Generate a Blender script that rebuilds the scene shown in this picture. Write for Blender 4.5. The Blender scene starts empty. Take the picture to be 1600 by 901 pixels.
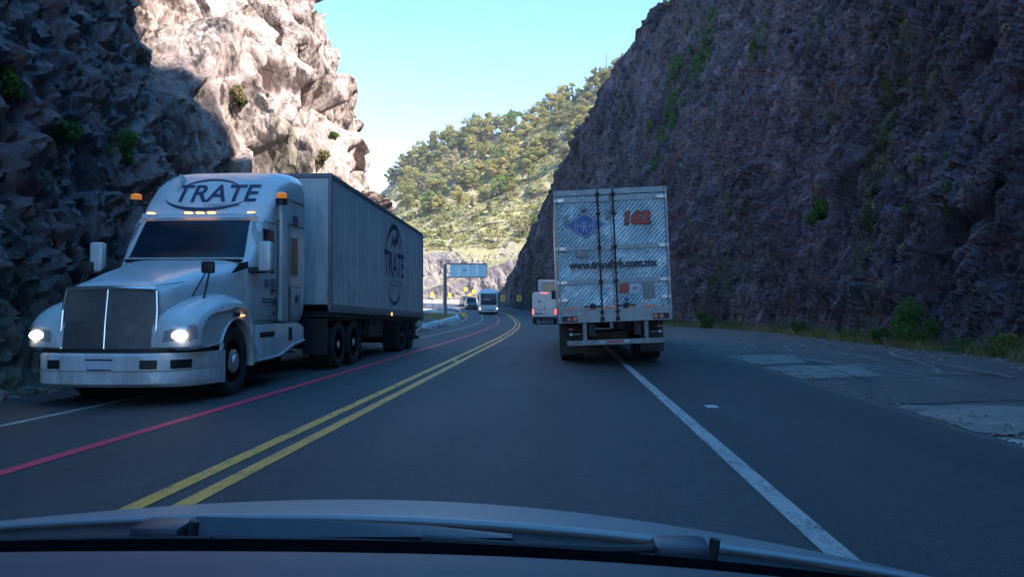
import bpy, bmesh, math, random
import numpy as np
from mathutils import Vector, Matrix
from mathutils.bvhtree import BVHTree

# ------------------------------------------------------------------ camera, light, exposure
scene = bpy.context.scene
COL = scene.collection
F_PX, VPX, VPY, EYE = 1256.0, 78.5, 31.2, 1.32
cam_d = bpy.data.cameras.new('camera')
cam = bpy.data.objects.new('camera', cam_d)
COL.objects.link(cam)
cam_d.sensor_width = 36.0
cam_d.lens = 36.0 * F_PX / 1600.0
cam_d.clip_start = 0.03
cam_d.clip_end = 9000.0
YAW = math.atan(VPX / F_PX)
PITCH = math.atan(VPY / F_PX)
cam.location = (0, 0, EYE)
cam.rotation_euler = (math.pi / 2 + PITCH, 0, YAW)
scene.camera = cam
CAMR = cam.rotation_euler.to_matrix()

SUN_EL = math.radians(42)
SH = Vector((0.894, -0.447, 0)).normalized()
S = Vector((SH.x * math.cos(SUN_EL), SH.y * math.cos(SUN_EL), math.sin(SUN_EL)))
sun_d = bpy.data.lights.new('sun', 'SUN')
sun_d.energy = 5.0
sun_d.angle = math.radians(0.53)
sun_d.color = (1.0, 0.955, 0.90)
sun = bpy.data.objects.new('sun', sun_d)
sun.rotation_euler = S.to_track_quat('Z', 'Y').to_euler()
COL.objects.link(sun)

world = bpy.data.worlds.new('World')
scene.world = world
world.use_nodes = True
wn, wl = world.node_tree.nodes, world.node_tree.links
wn.clear()
sky = wn.new('ShaderNodeTexSky')
sky.sky_type = 'NISHITA'
sky.sun_disc = False
sky.sun_elevation = SUN_EL
sky.sun_rotation = math.atan2(S.x, S.y)
sky.altitude = 1500
sky.air_density = 1.0
sky.dust_density = 0.3
sky.ozone_density = 1.6
tint = wn.new('ShaderNodeMix'); tint.data_type = 'RGBA'; tint.blend_type = 'MULTIPLY'
tint.inputs[0].default_value = 1.0
wtc = wn.new('ShaderNodeTexCoord'); wsp = wn.new('ShaderNodeSeparateXYZ'); wl.new(wtc.outputs['Generated'], wsp.inputs[0])
wr = wn.new('ShaderNodeValToRGB')          # paler air towards the horizon, deep mountain blue overhead
wr.color_ramp.elements[0].position = 0.10; wr.color_ramp.elements[0].color = (0.90, 0.84, 0.84, 1)
wr.color_ramp.elements[1].position = 0.62; wr.color_ramp.elements[1].color = (0.14, 0.74, 1.0, 1)
wl.new(wsp.outputs['Z'], wr.inputs[0])
wbst = wn.new('ShaderNodeVectorMath'); wbst.operation = 'SCALE'; wbst.inputs['Scale'].default_value = 1.35
wl.new(wr.outputs[0], wbst.inputs[0]); wl.new(wbst.outputs[0], tint.inputs[7])
bgn = wn.new('ShaderNodeBackground'); bgn.inputs['Strength'].default_value = 0.15
wo = wn.new('ShaderNodeOutputWorld')
wl.new(sky.outputs[0], tint.inputs[6]); wl.new(tint.outputs[2], bgn.inputs[0]); wl.new(bgn.outputs[0], wo.inputs[0])

scene.view_settings.view_transform = 'Standard'
scene.view_settings.look = 'None'
scene.view_settings.gamma = 1.0
scene.view_settings.use_curve_mapping = False
scene.view_settings.exposure = 1.55
scene.render.engine = 'CYCLES'
scene.cycles.use_denoising = True
scene.cycles.max_bounces = 5
scene.cycles.diffuse_bounces = 3
scene.cycles.glossy_bounces = 3

def ray(px, py):
    return CAMR @ Vector(((px - 800) / F_PX, (450.5 - py) / F_PX, -1.0))
def at(px, py, Y):
    d = ray(px, py); k = Y / d.y
    return Vector((d.x * k, Y, EYE + d.z * k))

# ------------------------------------------------------------------ tags and mesh helpers
def tag(o, label=None, cat=None, group=None, kind=None):
    if label: o['label'] = label
    if cat: o['category'] = cat
    if group: o['group'] = group
    if kind: o['kind'] = kind
    return o
def empty(name, loc, label, cat, group=None, rz=0.0):
    o = bpy.data.objects.new(name, None)
    o.location = loc; o.rotation_euler = (0, 0, rz); o.empty_display_size = 0.3
    COL.objects.link(o)
    return tag(o, label, cat, group)
def link(name, me, mats, parent=None, smooth=False):
    o = bpy.data.objects.new(name, me)
    COL.objects.link(o)
    if not isinstance(mats, (list, tuple)): mats = [mats]
    if len(me.materials) == 0:
        for m in mats: me.materials.append(m)
    if smooth:
        me.polygons.foreach_set('use_smooth', [True] * len(me.polygons))
    if parent is not None: o.parent = parent
    return o
def struct(name, me, mats, smooth=False):
    return tag(link(name, me, mats, None, smooth), kind='structure')
def copy_tree(o, parent=None):
    c = o.copy(); COL.objects.link(c)
    if parent is not None: c.parent = parent
    for ch in [q for q in bpy.data.objects if q.parent == o]:
        copy_tree(ch, c)
    return c
def fast_mesh(name, V, Fq):
    V = np.asarray(V, dtype=np.float32); Fq = np.asarray(Fq, dtype=np.int32)
    me = bpy.data.meshes.new(name)
    k = Fq.shape[1]
    me.vertices.add(len(V)); me.vertices.foreach_set('co', V.ravel())
    me.loops.add(Fq.size); me.loops.foreach_set('vertex_index', Fq.ravel())
    me.polygons.add(len(Fq)); me.polygons.foreach_set('loop_start', np.arange(0, Fq.size, k, dtype=np.int32))
    me.update(calc_edges=True)
    me.polygons.foreach_set('use_smooth', [False] * len(Fq))
    me.validate()
    return me
def grid_faces(nu, nv, wrap=False):
    i, j = np.meshgrid(np.arange(nu - 1), np.arange(nv if wrap else nv - 1), indexing='ij')
    j2 = (j + 1) % nv
    return np.stack([i * nv + j, (i + 1) * nv + j, (i + 1) * nv + j2, i * nv + j2], -1).reshape(-1, 4)

class MB:
    def __init__(s): s.bm = bmesh.new(); s.mi = 0
    def _t(s, vs, M):
        for v in vs: v.co = M @ v.co
    def box(s, x0, x1, y0, y1, z0, z1, bev=0.0, rot=None, seg=2):
        r = bmesh.ops.create_cube(s.bm, size=1.0)
        c = Vector(((x0 + x1) / 2, (y0 + y1) / 2, (z0 + z1) / 2))
        vs = r['verts']
        for v in vs:
            v.co = Vector((v.co.x * (x1 - x0), v.co.y * (y1 - y0), v.co.z * (z1 - z0)))
        fs = set(f for v in vs for f in v.link_faces)
        if bev > 0:
            es = set(e for v in vs for e in v.link_edges)
            q = bmesh.ops.bevel(s.bm, geom=list(es), offset=bev, segments=seg, affect='EDGES', profile=0.5)
            vs = list(set(q['verts']) | set(v for v in vs if v.is_valid))
            fs = set(f for v in vs for f in v.link_faces)
        if rot is not None:
            for v in vs: v.co = rot @ v.co
        for v in vs: v.co += c
        for f in fs: f.material_index = s.mi
        return s
    def cyl(s, p0, p1, r0, r1=None, n=12, cap=True):
        if r1 is None: r1 = r0
        p0, p1 = Vector(p0), Vector(p1); d = p1 - p0
        r = bmesh.ops.create_cone(s.bm, cap_ends=cap, segments=n, radius1=r0, radius2=r1, depth=d.length)
        M = Matrix.Translation((p0 + p1) / 2) @ d.to_track_quat('Z', 'Y').to_matrix().to_4x4()
        s._t(r['verts'], M)
        for f in set(f for v in r['verts'] for f in v.link_faces): f.material_index = s.mi
        return s
    def tube(s, pts, r, n=8):
        for a, b in zip(pts[:-1], pts[1:]): s.cyl(a, b, r, r, n)
        return s
    def poly(s, pts):
        f = s.bm.faces.new([s.bm.verts.new(p) for p in pts]); f.material_index = s.mi
        return s
    def prism(s, pts, ax, a0, a1, bev=0.0):
        """pts: 2D outline; ax: 'x','y','z' extrusion axis"""
        def mk(p, a):
            return {'x': (a, p[0], p[1]), 'y': (p[0], a, p[1]), 'z': (p[0], p[1], a)}[ax]
        A = [s.bm.verts.new(mk(p, a0)) for p in pts]; B = [s.bm.verts.new(mk(p, a1)) for p in pts]
        n = len(pts); fs = [s.bm.faces.new(A[::-1]), s.bm.faces.new(B)]
        for i in range(n): fs.append(s.bm.faces.new((A[i], A[(i + 1) % n], B[(i + 1) % n], B[i])))
        for f in fs: f.material_index = s.mi
        if bev > 0:
            es = [e for f in fs[:2] for e in f.edges]
            q = bmesh.ops.bevel(s.bm, geom=es, offset=bev, segments=2, affect='EDGES', profile=0.5)
            for f in q['faces']: f.material_index = s.mi
        return s
    def lathe_x(s, prof, cx, cy, cz, n=32, sgn=1):
        """prof: list of (x, r), around x axis"""
        rings = []
        for x, r in prof:
            rings.append([s.bm.verts.new((cx + sgn * x, cy + r * math.cos(2 * math.pi * k / n), cz + r * math.sin(2 * math.pi * k / n))) for k in range(n)])
        for a, b in zip(rings[:-1], rings[1:]):
            for k in range(n):
                f = s.bm.faces.new((a[k], a[(k + 1) % n], b[(k + 1) % n], b[k])); f.material_index = s.mi
        for rg in (rings[0], rings[-1]):
            try:
                f = s.bm.faces.new(rg); f.material_index = s.mi
            except Exception: pass
        return s
    def build(s, name, mats, parent=None, smooth=False):
        bmesh.ops.recalc_face_normals(s.bm, faces=s.bm.faces)
        me = bpy.data.meshes.new(name); s.bm.to_mesh(me); s.bm.free()
        o = link(name, me, mats, parent)
        if smooth:
            me.polygons.foreach_set('use_smooth', [True] * len(me.polygons))
            try: me.set_sharp_from_angle(angle=math.radians(38))
            except Exception: pass
        return o

def text_mesh(body, width, height, bold=0.0, fill=True):
    cu = bpy.data.curves.new('letters', 'FONT'); cu.body = body; cu.size = 1.0; cu.offset = bold
    cu.resolution_u = 4
    o = bpy.data.objects.new('letters', cu); COL.objects.link(o)
    bpy.context.view_layer.update()
    me = bpy.data.meshes.new_from_object(o.evaluated_get(bpy.context.evaluated_depsgraph_get()))
    bpy.data.objects.remove(o); bpy.data.curves.remove(cu)
    n = len(me.vertices); co = np.empty(n * 3, dtype=np.float32); me.vertices.foreach_get('co', co); co = co.reshape(-1, 3)
    lo, hi = co.min(0), co.max(0)
    co[:, 0] = (co[:, 0] - (lo[0] + hi[0]) / 2) * width / (hi[0] - lo[0])
    co[:, 1] = (co[:, 1] - (lo[1] + hi[1]) / 2) * height / (hi[1] - lo[1])
    co[:, 2] = 0
    me.vertices.foreach_set('co', co.ravel())
    return me
def place_mesh(me, o, ux, uy, un=None, off=0.0, thick=0.0):
    o, ux, uy = Vector(o), Vector(ux), Vector(uy)
    un = ux.cross(uy).normalized() if un is None else Vector(un)
    for v in me.vertices:
        v.co = o + ux * v.co.x + uy * v.co.y + un * off
    me.update()
    return me
def drape(me, bvh, o, ux, uy, d, off=0.006, cuts=0):
    """project a flat mesh along d on a surface"""
    o, ux, uy, d = Vector(o), Vector(ux), Vector(uy), Vector(d).normalized()
    bm = bmesh.new(); bm.from_mesh(me)
    if cuts:
        bmesh.ops.triangulate(bm, faces=bm.faces)
        bmesh.ops.subdivide_edges(bm, edges=[e for e in bm.edges if e.calc_length() > 0.12], cuts=cuts)
    for v in bm.verts:
        p = o + ux * v.co.x + uy * v.co.y
        h = bvh.ray_cast(p, d)
        v.co = (h[0] + (h[1] if h[1].dot(d) < 0 else -h[1]) * off) if h[0] is not None else p
    bm.to_mesh(me); bm.free(); me.update()
    return me
def bvh_of(o):
    me = o.data
    return BVHTree.FromPolygons([v.co.copy() for v in me.vertices], [tuple(p.vertices) for p in me.polygons])

# ------------------------------------------------------------------ materials
def mat(name, col, rough=0.6, metal=0.0, var=0.12, scale=3.0, bump=0.0, bscale=60.0, emit=None, estr=0.0, coat=0.0, col2=None, detail=6, tex='Object'):
    m = bpy.data.materials.new(name); m.use_nodes = True
    nt = m.node_tree; N, L = nt.nodes, nt.links
    b = N['Principled BSDF']
    b.inputs['Roughness'].default_value = rough; b.inputs['Metallic'].default_value = metal
    if coat: b.inputs['Coat Weight'].default_value = coat; b.inputs['Coat Roughness'].default_value = 0.08
    tc = N.new('ShaderNodeTexCoord'); nz = N.new('ShaderNodeTexNoise')
    nz.inputs['Scale'].default_value = scale; nz.inputs['Detail'].default_value = detail; nz.inputs['Roughness'].default_value = 0.65
    L.new(tc.outputs[tex], nz.inputs['Vector'])
    cr = N.new('ShaderNodeValToRGB')
    cr.color_ramp.elements[0].position = 0.32; cr.color_ramp.elements[1].position = 0.68
    c2 = col2 if col2 else tuple(min(1, c * (1 + var)) for c in col)
    c1 = col if col2 else tuple(c * (1 - var) for c in col)
    cr.color_ramp.elements[0].color = (*c1, 1); cr.color_ramp.elements[1].color = (*c2, 1)
    L.new(nz.outputs['Fac'], cr.inputs[0]); L.new(cr.outputs[0], b.inputs['Base Color'])
    if bump:
        n2 = N.new('ShaderNodeTexNoise'); n2.inputs['Scale'].default_value = bscale; n2.inputs['Detail'].default_value = 4
        L.new(tc.outputs[tex], n2.inputs['Vector'])
        bp = N.new('ShaderNodeBump'); bp.inputs['Strength'].default_value = bump; bp.inputs['Distance'].default_value = 0.02
        L.new(n2.outputs['Fac'], bp.inputs['Height']); L.new(bp.outputs[0], b.inputs['Normal'])
    if emit:
        b.inputs['Emission Color'].default_value = (*emit, 1); b.inputs['Emission Strength'].default_value = estr
    return m

def nodes(name):
    m = bpy.data.materials.new(name); m.use_nodes = True
    return m, m.node_tree.nodes, m.node_tree.links, m.node_tree.nodes['Principled BSDF']
def ramp(N, L, src, stops):
    r = N.new('ShaderNodeValToRGB'); e = r.color_ramp.elements
    while len(e) < len(stops): e.new(0.5)
    for k, (p, c) in enumerate(stops):
        e[k].position = p; e[k].color = (*c, 1) if len(c) == 3 else c
    L.new(src, r.inputs[0]); return r.outputs[0]
def noise(N, L, vec, scale, detail=6, rough=0.6, dist=0.0):
    n = N.new('ShaderNodeTexNoise'); n.inputs['Scale'].default_value = scale; n.inputs['Detail'].default_value = detail
    n.inputs['Roughness'].default_value = rough; n.inputs['Distortion'].default_value = dist
    L.new(vec, n.inputs['Vector']); return n.outputs['Fac']
def mapping(N, L, vec, sc=(1, 1, 1), rot=(0, 0, 0), loc=(0, 0, 0)):
    m = N.new('ShaderNodeMapping'); m.inputs['Scale'].default_value = sc; m.inputs['Rotation'].default_value = rot
    m.inputs['Location'].default_value = loc
    L.new(vec, m.inputs['Vector']); return m.outputs[0]
def mix(N, L, fac, a, b, mode='MIX'):
    m = N.new('ShaderNodeMix'); m.data_type = 'RGBA'; m.blend_type = mode
    if isinstance(fac, float): m.inputs[0].default_value = fac
    else: L.new(fac, m.inputs[0])
    for k, x in ((6, a), (7, b)):
        if isinstance(x, tuple): m.inputs[k].default_value = (*x, 1)
        else: L.new(x, m.inputs[k])
    return m.outputs[2]
def math_(N, L, op, a, b=None):
    m = N.new('ShaderNodeMath'); m.operation = op
    for k, x in ((0, a), (1, b)):
        if x is None: continue
        if isinstance(x, (int, float)): m.inputs[k].default_value = x
        else: L.new(x, m.inputs[k])
    return m.outputs[0]

def rock_mat(name, c1, c2, c3, green=0.0, gcol=(0.06, 0.09, 0.03), brown=0.0, bump=0.7, rot=(-0.5, 0.1, 0.1), sc=1.0, far=None):
    m, N, L, b = nodes(name)
    tc = N.new('ShaderNodeTexCoord').outputs['Object']
    st = mapping(N, L, mapping(N, L, tc, (1, 1, 1), rot), (1.0 * sc, 1.0 * sc, 0.36 * sc))
    n1 = noise(N, L, st, 0.35, 8, 0.65, 0.15)
    n2 = noise(N, L, st, 2.6, 10, 0.75, 0.0)
    base = ramp(N, L, n1, [(0.3, c1), (0.5, c2), (0.72, c3)])
    fine = ramp(N, L, n2, [(0.3, (0.62, 0.6, 0.62)), (0.7, (1.25, 1.22, 1.2))])
    col = mix(N, L, 1.0, base, fine, 'MULTIPLY')
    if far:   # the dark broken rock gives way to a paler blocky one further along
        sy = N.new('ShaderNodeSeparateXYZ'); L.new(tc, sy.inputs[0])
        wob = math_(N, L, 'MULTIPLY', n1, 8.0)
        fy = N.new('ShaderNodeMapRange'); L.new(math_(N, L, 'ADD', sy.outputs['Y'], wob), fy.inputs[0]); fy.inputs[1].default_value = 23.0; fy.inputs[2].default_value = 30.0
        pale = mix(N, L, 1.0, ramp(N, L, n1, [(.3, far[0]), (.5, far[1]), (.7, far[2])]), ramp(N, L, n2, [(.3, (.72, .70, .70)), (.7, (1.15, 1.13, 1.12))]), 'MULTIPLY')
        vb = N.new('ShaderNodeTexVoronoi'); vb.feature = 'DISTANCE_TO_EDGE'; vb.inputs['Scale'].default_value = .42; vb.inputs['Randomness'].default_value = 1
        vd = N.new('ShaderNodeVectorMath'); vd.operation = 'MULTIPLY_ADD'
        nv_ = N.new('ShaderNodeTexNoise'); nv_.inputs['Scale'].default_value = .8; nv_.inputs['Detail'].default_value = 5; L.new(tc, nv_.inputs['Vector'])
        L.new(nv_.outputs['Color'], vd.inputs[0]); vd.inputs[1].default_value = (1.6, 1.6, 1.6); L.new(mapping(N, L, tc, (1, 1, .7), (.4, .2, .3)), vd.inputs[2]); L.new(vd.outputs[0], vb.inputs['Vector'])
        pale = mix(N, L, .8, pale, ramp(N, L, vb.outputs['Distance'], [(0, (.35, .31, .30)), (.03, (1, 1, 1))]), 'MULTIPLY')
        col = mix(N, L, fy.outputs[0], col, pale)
    v = N.new('ShaderNodeTexVoronoi'); v.feature = 'DISTANCE_TO_EDGE'; v.inputs['Scale'].default_value = 1.3 * sc
    wv = N.new('ShaderNodeVectorMath'); wv.operation = 'ADD'
    nn = N.new('ShaderNodeTexNoise'); nn.inputs['Scale'].default_value = 1.5; L.new(st, nn.inputs['Vector'])
    L.new(st, wv.inputs[0]); L.new(nn.outputs['Color'], wv.inputs[1]); L.new(wv.outputs[0], v.inputs['Vector'])
    crack = ramp(N, L, v.outputs['Distance'], [(0.0, (0.45, 0.43, 0.43)), (0.05, (1, 1, 1))])
    col = mix(N, L, 0.6, col, crack, 'MULTIPLY')
    if brown:
        nb = noise(N, L, mapping(N, L, tc, (1, 1, 0.35), loc=(7, 3, 1)), 0.22, 5, 0.6, 0.5)
        fb = ramp(N, L, nb, [(0.56, (0, 0, 0)), (0.66, (brown,) * 3)])
        col = mix(N, L, fb, col, (0.13, 0.075, 0.045))
    if green:
        ng = noise(N, L, mapping(N, L, tc, (1, 1, 0.3), loc=(3, 9, 4)), 0.28, 7, 0.68, 0.3)
        fg = ramp(N, L, ng, [(0.54, (0, 0, 0)), (0.64, (green,) * 3)])
        gc = ramp(N, L, n2, [(0.3, tuple(x * 0.6 for x in gcol)), (0.7, tuple(x * 1.4 for x in gcol))])
        col = mix(N, L, fg, col, gc)
    L.new(col, b.inputs['Base Color']); b.inputs['Roughness'].default_value = 0.85
    b.inputs['Specular IOR Level'].default_value = 0.3
    n3 = noise(N, L, st, 9.0, 9, 0.75, 0.0)
    hs = []
    for k, (vs_, ro) in enumerate([(1.6 * sc, (.4, .2, 0)), (3.9 * sc, (-.5, .3, .2)), (9.0 * sc, (.2, -.4, .5))]):
        # split blocks: a random tilt for every cell, so that each one is a flat facet
        w_ = mapping(N, L, mapping(N, L, tc, (1, 1, 1), (rot[0] + ro[0] * .4, ro[1] * .5, ro[2])), (1, 1, .42))
        vv = N.new('ShaderNodeTexVoronoi'); vv.inputs['Scale'].default_value = vs_; L.new(w_, vv.inputs['Vector'])
        df = N.new('ShaderNodeVectorMath'); df.operation = 'SUBTRACT'; sc_ = N.new('ShaderNodeVectorMath'); sc_.operation = 'SCALE'; sc_.inputs['Scale'].default_value = vs_ * 0 + 1
        L.new(w_, sc_.inputs[0]); L.new(sc_.outputs[0], df.inputs[0]); L.new(vv.outputs['Position'], df.inputs[1])
        cc = N.new('ShaderNodeVectorMath'); cc.operation = 'SUBTRACT'; L.new(vv.outputs['Color'], cc.inputs[0]); cc.inputs[1].default_value = (.5, .5, .5)
        dt = N.new('ShaderNodeVectorMath'); dt.operation = 'DOT_PRODUCT'; L.new(df.outputs[0], dt.inputs[0]); L.new(cc.outputs[0], dt.inputs[1])
        sv = N.new('ShaderNodeSeparateColor'); L.new(vv.outputs['Color'], sv.inputs[0])
        hs.append(math_(N, L, 'ADD', math_(N, L, 'MULTIPLY', dt.outputs['Value'], 9.0), math_(N, L, 'MULTIPLY', sv.outputs[0], .9 / vs_)))
    h = math_(N, L, 'ADD', math_(N, L, 'ADD', hs[0], hs[1]), hs[2])
    h = math_(N, L, 'ADD', h, math_(N, L, 'ADD', math_(N, L, 'MULTIPLY', n3, 0.35), math_(N, L, 'MULTIPLY', n2, 0.6)))
    bp = N.new('ShaderNodeBump'); bp.inputs['Strength'].default_value = bump; bp.inputs['Distance'].default_value = 0.22
    L.new(h, bp.inputs['Height']); L.new(bp.outputs[0], b.inputs['Normal'])
    return m

def leaf_mat(name, c1, c2):
    m, N, L, b = nodes(name)
    g = N.new('ShaderNodeNewGeometry'); oi = N.new('ShaderNodeObjectInfo')
    r = ramp(N, L, g.outputs['Random Per Island'], [(0.0, c1), (1.0, c2)])
    k = ramp(N, L, oi.outputs['Random'], [(0.0, (0.75, 0.8, 0.7)), (0.5, (1.0, 1.0, 1.0)), (1.0, (1.3, 1.15, 1.0))])
    c = mix(N, L, 1.0, r, k, 'MULTIPLY')
    L.new(c, b.inputs['Base Color']); b.inputs['Roughness'].default_value = 0.6
    b.inputs['Specular IOR Level'].default_value = 0.25
    tr = N.new('ShaderNodeBsdfTranslucent'); L.new(c, tr.inputs['Color'])
    ms = N.new('ShaderNodeMixShader'); ms.inputs[0].default_value = 0.42
    out = [n for n in N if n.type == 'OUTPUT_MATERIAL'][0]
    L.new(b.outputs[0], ms.inputs[1]); L.new(tr.outputs[0], ms.inputs[2]); L.new(ms.outputs[0], out.inputs[0])
    return m

# asphalt
def asphalt(name, c1, c2, big=0.15, patchy=0.5, tracks=False):
    m, N, L, b = nodes(name)
    tc = N.new('ShaderNodeTexCoord').outputs['Object']
    n1 = noise(N, L, mapping(N, L, tc, (1, 0.25, 1)), big * 4, 7, 0.7)
    n2 = noise(N, L, tc, 45, 4, 0.8)
    base = ramp(N, L, n1, [(0.3, c1), (0.7, c2)])
    f = ramp(N, L, n2, [(0.3, (1 - patchy * .6,) * 3), (0.75, (1 + patchy * .6,) * 3)])
    col = mix(N, L, 1.0, base, f, 'MULTIPLY')
    n4 = noise(N, L, tc, 9, 5, 0.75)
    col = mix(N, L, 1.0, col, ramp(N, L, n4, [(.3, (.70,) * 3), (.7, (1.32,) * 3)]), 'MULTIPLY')
    sp = noise(N, L, tc, 130, 2, 0.5)
    fs = ramp(N, L, sp, [(0.62, (0, 0, 0)), (0.68, (0.6, 0.6, 0.6))])
    col = mix(N, L, fs, col, (0.22, 0.22, 0.22))
    if tracks:
        sx = N.new('ShaderNodeSeparateXYZ'); L.new(tc, sx.inputs[0])
        wv = math_(N, L, 'COSINE', math_(N, L, 'MULTIPLY', math_(N, L, 'ADD', sx.outputs['X'], math_(N, L, 'MULTIPLY', n1, .5)), 3.3))
        col = mix(N, L, 1.0, col, ramp(N, L, wv, [(0.2, (1.0,) * 3), (1.0, (.82,) * 3)]), 'MULTIPLY')
        vc = N.new('ShaderNodeTexVoronoi'); vc.feature = 'DISTANCE_TO_EDGE'; vc.inputs['Scale'].default_value = .22
        nc = N.new('ShaderNodeTexNoise'); nc.inputs['Scale'].default_value = .9; nc.inputs['Detail'].default_value = 7; L.new(tc, nc.inputs['Vector'])
        va = N.new('ShaderNodeVectorMath'); va.operation = 'MULTIPLY_ADD'; va.inputs[1].default_value = (1.5, 1.5, 0); L.new(nc.outputs['Color'], va.inputs[0]); L.new(tc, va.inputs[2]); L.new(va.outputs[0], vc.inputs['Vector'])
        col = mix(N, L, .55, col, ramp(N, L, vc.outputs['Distance'], [(0.0, (.35,) * 3), (.004, (1,) * 3)]), 'MULTIPLY')
    L.new(col, b.inputs['Base Color'])
    L.new(ramp(N, L, n1, [(0.3, (0.62,) * 3), (0.7, (0.8,) * 3)]), b.inputs['Roughness'])
    bp = N.new('ShaderNodeBump'); bp.inputs['Strength'].default_value = 0.45; bp.inputs['Distance'].default_value = 0.012
    L.new(math_(N, L, 'ADD', n2, sp), bp.inputs['Height']); L.new(bp.outputs[0], b.inputs['Normal'])
    return m
def paint_mat(name, c, under=(0.06, 0.06, 0.062), worn=0.44):
    m, N, L, b = nodes(name)
    tc = N.new('ShaderNodeTexCoord').outputs['Object']
    n1 = noise(N, L, mapping(N, L, tc, (1, 0.35, 1)), 6, 8, 0.8)
    n2 = noise(N, L, tc, 60, 3, 0.8)
    w = math_(N, L, 'ADD', math_(N, L, 'MULTIPLY', n1, 0.6), math_(N, L, 'MULTIPLY', n2, 0.4))
    f = ramp(N, L, w, [(worn - 0.07, (0, 0, 0)), (worn + 0.03, (1, 1, 1))])
    L.new(mix(N, L, f, under, c), b.inputs['Base Color']); b.inputs['Roughness'].default_value = 0.6
    return m

M = {}
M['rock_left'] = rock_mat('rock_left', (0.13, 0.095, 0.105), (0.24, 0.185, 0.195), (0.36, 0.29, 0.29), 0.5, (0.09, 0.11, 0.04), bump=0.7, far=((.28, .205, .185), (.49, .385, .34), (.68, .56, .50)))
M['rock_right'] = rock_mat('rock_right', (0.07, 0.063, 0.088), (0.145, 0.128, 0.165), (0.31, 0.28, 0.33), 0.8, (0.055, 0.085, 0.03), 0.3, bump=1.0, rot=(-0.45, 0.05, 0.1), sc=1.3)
M['asphalt'] = asphalt('asphalt', (0.034, 0.035, 0.037), (0.05, 0.051, 0.053), tracks=True)
M['old_asphalt'] = asphalt('old_asphalt', (0.06, 0.048, 0.042), (0.16, 0.13, 0.112), 0.35, 1.1)
M['yellow_paint'] = paint_mat('yellow_paint', (0.98, 0.37, 0.05), worn=0.46)
M['white_line'] = paint_mat('white_line', (0.42, 0.40, 0.38), worn=0.47)
M['red_line'] = paint_mat('red_line', (0.85, 0.03, 0.09), worn=0.40)
M['concrete'] = mat('concrete', (0.235, 0.20, 0.175), 0.9, var=0.3, scale=2, bump=0.4, bscale=30)
M['pale_concrete'] = mat('pale_concrete', (0.36, 0.33, 0.30), 0.9, var=0.25, scale=1.2, bump=0.4, bscale=20)
M['dirt'] = mat('dirt', (0.20, 0.17, 0.14), 0.95, scale=0.3, bump=0.6, bscale=3, col2=(0.42, 0.37, 0.30), tex='Object')
M['white_paint'] = mat('white_paint', (0.56, 0.60, 0.61), 0.3, var=0.09, scale=2.5, coat=0.4, detail=10)
M['trailer_paint'] = mat('trailer_paint', (0.54, 0.59, 0.60), 0.42, var=0.09, scale=0.8)
M['rail'] = mat('rail', (0.20, 0.21, 0.22), 0.5, 0.3, var=0.2, scale=4)
M['black'] = mat('black', (0.014, 0.014, 0.015), 0.55, var=0.3)
M['rubber'] = mat('rubber', (0.02, 0.02, 0.021), 0.85, var=0.35, scale=6, bump=0.3)
M['rim'] = mat('rim', (0.55, 0.56, 0.57), 0.35, 0.7, var=0.2, scale=8)
M['rim_dark'] = mat('rim_dark', (0.16, 0.16, 0.16), 0.5, 0.4, var=0.3, scale=8)
M['steel'] = mat('steel', (0.42, 0.44, 0.46), 0.38, 0.85, var=0.15, scale=5)
M['grey_steel'] = mat('grey_steel', (0.20, 0.21, 0.22), 0.5, 0.5, var=0.25, scale=5)
M['glass'] = mat('glass', (0.012, 0.022, 0.035), 0.12, 0.0, var=0.3)
M['glass'].node_tree.nodes['Principled BSDF'].inputs['Specular IOR Level'].default_value = 0.28
M['amber'] = mat('amber', (0.8, 0.25, 0.03), 0.3, emit=(1.0, 0.30, 0.06), estr=0.12)
M['marker'] = mat('marker', (0.9, 0.5, 0.2), 0.3, emit=(1.0, 0.42, 0.14), estr=1.2)
M['headlamp'] = mat('headlamp', (0.9, 0.9, 0.85), 0.2, emit=(1.0, 0.86, 0.66), estr=7.0)
M['lamp_glass'] = mat('lamp_glass', (0.35, 0.37, 0.40), 0.15, 0.3, coat=1.0)
M['red_lens'] = mat('red_lens', (0.45, 0.03, 0.035), 0.25, coat=0.6)
M['red_lit'] = mat('red_lit', (0.8, 0.05, 0.05), 0.3, emit=(1.0, 0.10, 0.07), estr=1.4)
M['red_vinyl'] = mat('red_vinyl', (0.50, 0.05, 0.035), 0.5, var=0.2, scale=20)
M['blue_vinyl'] = mat('blue_vinyl', (0.02, 0.10, 0.34), 0.45, var=0.15, scale=10)
M['navy_vinyl'] = mat('navy_vinyl', (0.012, 0.03, 0.085), 0.5, var=0.2, scale=10)
M['black_vinyl'] = mat('black_vinyl', (0.015, 0.018, 0.022), 0.5, var=0.2, scale=20)
M['light_vinyl'] = mat('light_vinyl', (0.45, 0.52, 0.58), 0.5, var=0.1, scale=10)
M['sign_yellow'] = mat('sign_yellow', (0.90, 0.52, 0.03), 0.5, var=0.08, scale=4)
M['sign_back'] = mat('sign_back', (0.50, 0.80, 0.86), 0.4, 0.0, var=0.08, scale=1.5)
M['bark'] = mat('bark', (0.10, 0.075, 0.055), 0.9, var=0.4, scale=6, bump=0.5, bscale=20)
M['car_paint'] = mat('car_paint', (0.24, 0.26, 0.28), 0.45, 0.1, var=0.05, scale=2, coat=0.25)
M['dark_paint'] = mat('dark_paint', (0.05, 0.055, 0.06), 0.25, 0.3, var=0.1, coat=0.8)
M['plastic'] = mat('plastic', (0.022, 0.024, 0.028), 0.6, var=0.25, scale=20, bump=0.25, bscale=300)
M['dash'] = mat('dash', (0.07, 0.07, 0.088), 0.6, var=0.08, scale=8, bump=0.12, bscale=500)
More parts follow.
